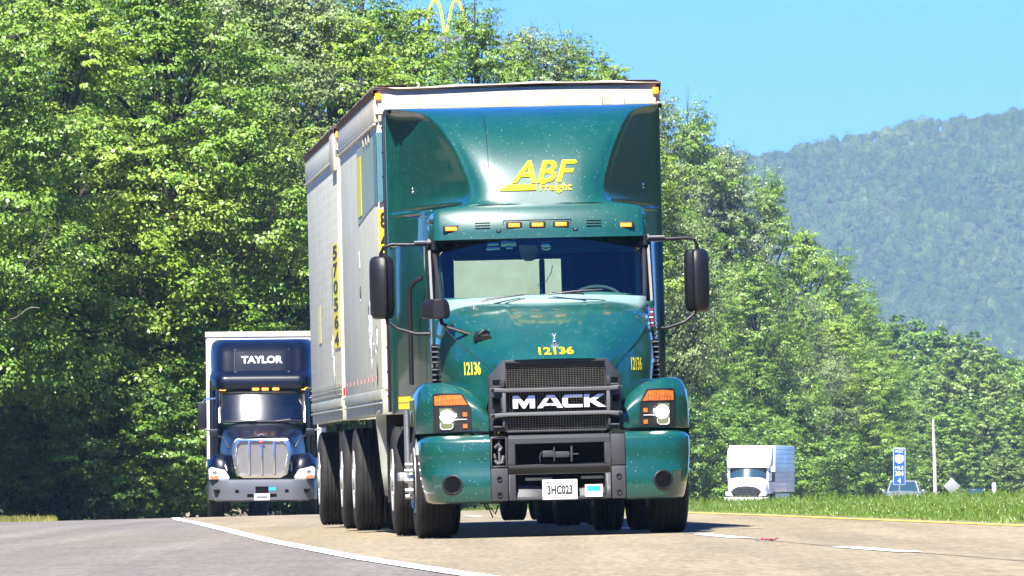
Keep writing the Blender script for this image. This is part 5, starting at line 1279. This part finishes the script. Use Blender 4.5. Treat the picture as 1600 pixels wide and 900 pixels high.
g = G(); g.grid([[(u*1.0, 1.55+.3*v+.3*abs(u)**2.5, 1.98+.72*v) for u in np.linspace(-1, 1, 13)] for v in (0, .5, 1)]); g.build('windshield', mat('far_glass', (.02, .05, .07), .12, coat=1), Q, angle=60)
g = G(); g.grid(patch([[(-1.15, 1.7, 1.0), (-1.0, 1.6, 1.9), (0, 1.55, 2.05), (1.0, 1.6, 1.9), (1.15, 1.7, 1.0)], [(-1.1, .7, .95), (-.85, .7, 1.6), (0, .7, 1.78), (.85, .7, 1.6), (1.1, .7, .95)], [(-1.05, .3, .9), (-.6, .2, 1.4), (0, .12, 1.5), (.6, .2, 1.4), (1.05, .3, .9)]], 4, 4)); g.build('hood', M['white'], Q, angle=50)
g = G(); g.prism([(-.5, .8), (.5, .8), (.62, 1.1), (.5, 1.42), (-.5, 1.42), (-.62, 1.1)], 'y', .04, .2, 0)
for k in range(5): g.box(-.58, .58, .0, .05, .86+k*.12, .90+k*.12, 1)
g.build('grille', [M['frame'], M['lens']], Q)
g = G(); g.grid(patch([[(-1.2, .9, .35), (-1.1, .25, .35), (0, 0, .35), (1.1, .25, .35), (1.2, .9, .35)], [(-1.22, .9, .8), (-1.12, .2, .8), (0, -.03, .8), (1.12, .2, .8), (1.22, .9, .8)]], 5, 2)); g.build('bumper', M['white'], Q, solid=.03)
for s in (-1, 1):
    g = G(); g.prism([(s*.7, .85), (s*1.12, .9), (s*1.15, 1.15), (s*.85, 1.1)], 'y', .12, .5); g.build('headlight', M['head'], Q)
    g = G(); g.box(s*1.3, s*1.5, 1.85, 2.0, 1.75, 2.4); g.tube([(s*1.1, 1.9, 1.8), (s*1.4, 1.9, 1.8)], .03, 6); g.tube([(s*1.1, 1.9, 2.4), (s*1.4, 1.9, 2.38)], .03, 6); g.build('mirror', M['black'], Q)
    wheel(Q, s*1.15, 1.2, .5, .3, s); wheel(Q, s*1.2, 5.6, .5, .3, s); wheel(Q, s*1.2, 6.9, .5, .3, s)
    g = G(); g.box(s*1.17, s*1.185, 2.35, 2.9, 2.0, 2.6); g.build('side_window', bpy.data.materials['far_glass'], Q)
g = G(); g.box(-.45, .45, .6, 7.4, .6, .9); g.build('chassis', M['frame'], Q)
Q.scale = (1, 1, .88)
p = Matrix.Rotation(wa, 4, 'Z') @ Vector((0, 4.6, 0))
QT = root('box_trailer', 'distant white box trailer with horizontal side ribs behind the all-white truck', 'trailer', (WX+p.x, WY+p.y, WZ), (0, 0, wa)); QT.scale = (1, 1, .88)
g = G(); g.box(-1.3, 1.3, 0, 14.5, 1.1, 4.08); qb = g.build('body', M['white'], QT, bevel=.04)
g = G()
for k in range(9): g.box(1.30, 1.325, .1, 14.4, 1.4+k*.3, 1.44+k*.3)
g.build('side_rib', mat('rib_shadow_grey', (.62, .64, .66), .5), qb)
g = G(); g.box(-1.25, 1.25, 1.0, 12, .5, 1.0); g.build('side_skirt', M['white'], QT)
for s in (-1, 1):
    for yy in (11.6, 12.9): wheel(QT, s*1.28, yy, .5, .27, s)

# ================================================================== cars far off
def car(label, x, y, h, wd, m, hl_=.60, rz=0, cat='car', name='parked_car'):
    o = root(name, label, cat, (x, y, H(x, y)+.03), (0, 0, rz))
    W2 = wd/2
    def sec(yy, pts): return [(p[0]*W2, yy, p[1]*h*hl_/.6) for p in pts]
    base = [(-.97, .16), (-1, .35), (-.98, .52), (-.80, .58), (0, .60), (.80, .58), (.98, .52), (1, .35), (.97, .16)]
    nose = [(-.90, .18), (-.93, .32), (-.90, .46), (-.70, .52), (0, .54), (.70, .52), (.90, .46), (.93, .32), (.90, .18)]
    g = G(); g.grid(patch([sec(0, [(a*.94, b) for a, b in nose]), sec(.12, nose), sec(1.3, base), sec(4.4, base), sec(4.8, nose)], 3, 4)); g.add(sec(0, [(a*.94, b) for a, b in nose]), [tuple(range(9))]); body = g.build('body', m, o, angle=40)
    g = G(); cabp = [[(-.84*W2, 1.35, .97*hl_*h), (.84*W2, 1.35, .97*hl_*h), (.86*W2, 4.3, .97*hl_*h), (-.86*W2, 4.3, .97*hl_*h)], [(-.66*W2, 2.1, .97*h), (.66*W2, 2.1, .97*h), (.68*W2, 3.7, .97*h), (-.68*W2, 3.7, .97*h)]]
    g.hexa(*cabp); g.build('cabin_glass', bpy.data.materials['far_glass'], o, bevel=.05)
    g = G(); g.box(-.69*W2, .69*W2, 2.05, 3.75, .96*h, 1.0*h)
    for s in (-1, 1): g.tube([(s*.84*W2, 1.35, .97*hl_*h), (s*.67*W2, 2.1, .97*h)], .045, 6); g.tube([(s*.86*W2, 4.2, .97*hl_*h), (s*.69*W2, 3.7, .97*h)], .06, 6)
    g.build('roof', m, o, bevel=.03)
    g = G(); g.box(-.55*W2, .55*W2, -.03, .1, .5*hl_*h, .73*hl_*h); g.build('grille', M['frame'], o, bevel=.02)
    for s in (-1, 1):
        g = G(); g.box(s*.60*W2, s*.88*W2, -.03, .2, .62*hl_*h, .77*hl_*h); g.build('headlight', M['head'], o, bevel=.02)
        g = G(); g.ell((s*1.08*W2, 1.7, .98*hl_*h), (.10, .06, .08), 8, 6); g.build('mirror', m, o)
        for yy in (.9, 3.7): wheel(o, s*W2*.98, yy, .36, .22, s)
    return o
car('silver-grey car half hidden by weeds behind the blue mile sign', 20.75, 496, 1.48, 1.95, M['silver'], hl_=.64, cat='car', name='silver_car', rz=R(-3))
car('small dark blue car barely showing above the grass to the right of the diamond sign', 38.2, 770, 1.9, 1.9, M['carblue'], hl_=.75, name='blue_car', rz=R(-4))

# ================================================================== signs and posts
def post(name, label, cat, x, y): return root(name, label, cat, (x, y, H(x, y)), (0, 0, 0))
X_, Y_ = at(1405, 365), 365
o = post('mile_sign', 'tall narrow blue mile sign with white lettering in front of the silver car', 'road sign', X_, Y_); bz = .573-H(X_, Y_); 
g = G(); g.box(-.235, .235, -.01, 0, bz-.56, bz+.88, 0); face = g.build('sign_border', M['plate'], o, bevel=.003)
g = G(); g.box(-.215, .215, -.014, -.009, bz-.54, bz+.86); face = g.build('sign_face', M['signblue'], o)
g = G(); g.box(-.03, .03, .0, .05, -.1, bz+.6); g.build('sign_post', M['steel'], o)
text('WEST', .2, M['plate'], face, (0, -.016, bz+.75), fit=(.34, .13)); text('MILE', .2, M['plate'], face, (0, -.016, bz+.10), fit=(.33, .14)); text('384', .2, M['plate'], face, (0, -.016, bz-.12), fit=(.33, .20), off=.004); text('4', .2, M['plate'], face, (0, -.016, bz-.40), fit=(.13, .20), off=.006)
g = G(); g.prism([(-.16, .58), (0, .62), (.16, .58), (.18, .45), (.13, .33), (0, .26), (-.13, .33), (-.18, .45)], 'y', -.018, -.014); 
for v_ in range(len(g.v)): g.v[v_] = (g.v[v_][0], g.v[v_][1], g.v[v_][2]+bz)
sh = g.build('route_shield', M['plate'], face)
text('26', .1, M['signblue'], sh, (0, -.020, bz+.43), fit=(.22, .17))
X_, Y_ = at(1458, 400), 400
o = post('utility_pole', 'tall thin weathered white pole standing between the blue sign and the diamond sign', 'pole', X_, Y_); bz = .573-H(X_, Y_)
g = G(); g.tube([(.10, 0, -.1), (.06, 0, bz+.4), (.02, 0, bz+1.3), (0, 0, bz+2.12)], [.085, .075, .065, .05], 10); pb = g.build('shaft', M['post'], o)
g = G(); g.lathe([(.055, 0), (.05, .03), (.0, .10)], (0, 0, bz+2.11), 'z', 10); g.build('cap', M['post'], o)
X_, Y_ = at(1487, 400), 400
o = post('diamond_sign', 'plain grey diamond sign seen from behind, right of the white pole', 'road sign', X_, Y_); bz = .573-H(X_, Y_)-.67
g = G(); g.prism([(-.36, bz), (0, bz-.36), (.36, bz), (0, bz+.36)], 'y', -.012, .0); g.build('sign_panel', M['signback'], o, bevel=.004)
g = G(); g.box(-.03, .03, .002, .05, -.1, bz+.25); g.build('sign_post', M['steel'], o)
X_, Y_ = at(1553, 380), 380
o = post('marker_post', 'short pale marker post standing in the weeds at the far right', 'marker post', X_, Y_); bz = .573-H(X_, Y_)
g = G(); g.prism([(-.08, -.1), (.08, -.1), (.09, bz-.56), (.04, bz-.48), (-.04, bz-.48), (-.09, bz-.56)], 'y', -.03, .03); g.build('panel', M['post'], o, bevel=.01)
g = G(); g.box(-.06, .06, -.036, -.03, bz-.75, bz-.62); g.build('reflector', M['plate'], o)
# red and blue scrap by the dashes
g = G(); rs = random.Random(2)
bx0, by0 = 1.88, 69.2
pts = [(-.09+i*.026, rs.uniform(-.05, .05), rs.uniform(.004, .022)) for i in range(8)]
g.grid([[(bx0+a, by0+b-.06, H(bx0+a, by0)+c) for a, b, c in pts], [(bx0+a+.01, by0+b+.07, H(bx0+a, by0)+c*.8+.004) for a, b, c in pts]], 0)
g.grid([[(bx0+a*.6+.02, by0+b-.08, H(bx0+a, by0)+c+.006) for a, b, c in pts], [(bx0+a*.6+.03, by0+b+.01, H(bx0+a, by0)+c+.008) for a, b, c in pts]], 1)
tag(g.build('litter', [mat('scrap_blue', (.06, .08, .18), .6), M['red']], solid=.004), 'small crumpled red and blue scrap on the road between two white dashes', 'litter')
# sign arches above the tree tops
X_, Y_ = at(697, 600), 600; zb = .573+700/14600*600
o = post('arch_sign', 'tall sign of two yellow arches rising above the tree tops', 'sign', X_, Y_); zb -= H(X_, Y_)
g = G()
for cx_ in (-.70, .66):
    pts = [(cx_+.60*u, 0, zb+1.45-2.2*abs(u)**2.3) for u in np.linspace(-1, 1, 21)]; g.tube(pts, .085, 8)
g.build('arches', M['archy'], o)
g = G(); g.tube([(0, 0, 0), (0, 0, zb-.75)], .3, 10); g.box(-1.6, 1.6, -.1, .1, zb-1.2, zb-.75); g.build('sign_pole', M['steel'], o)

# ================================================================== the air
hm_ = bpy.data.materials.new('haze'); hm_.use_nodes = True; hn = hm_.node_tree; hn.nodes.clear()
ho = hn.nodes.new('ShaderNodeOutputMaterial'); hv = hn.nodes.new('ShaderNodeVolumePrincipled')
hv.inputs['Color'].default_value = (.43, .66, .92, 1); hv.inputs['Density'].default_value = HAZE; hv.inputs['Anisotropy'].default_value = .0
hn.links.new(hv.outputs[0], ho.inputs['Volume'])
g = G(); g.box(-1600, 1600, -450, 6950, -10, 262); hb = g.build('haze', hm_); hb['kind'] = 'stuff'; hb['label'] = 'thin blue air haze over the whole valley'
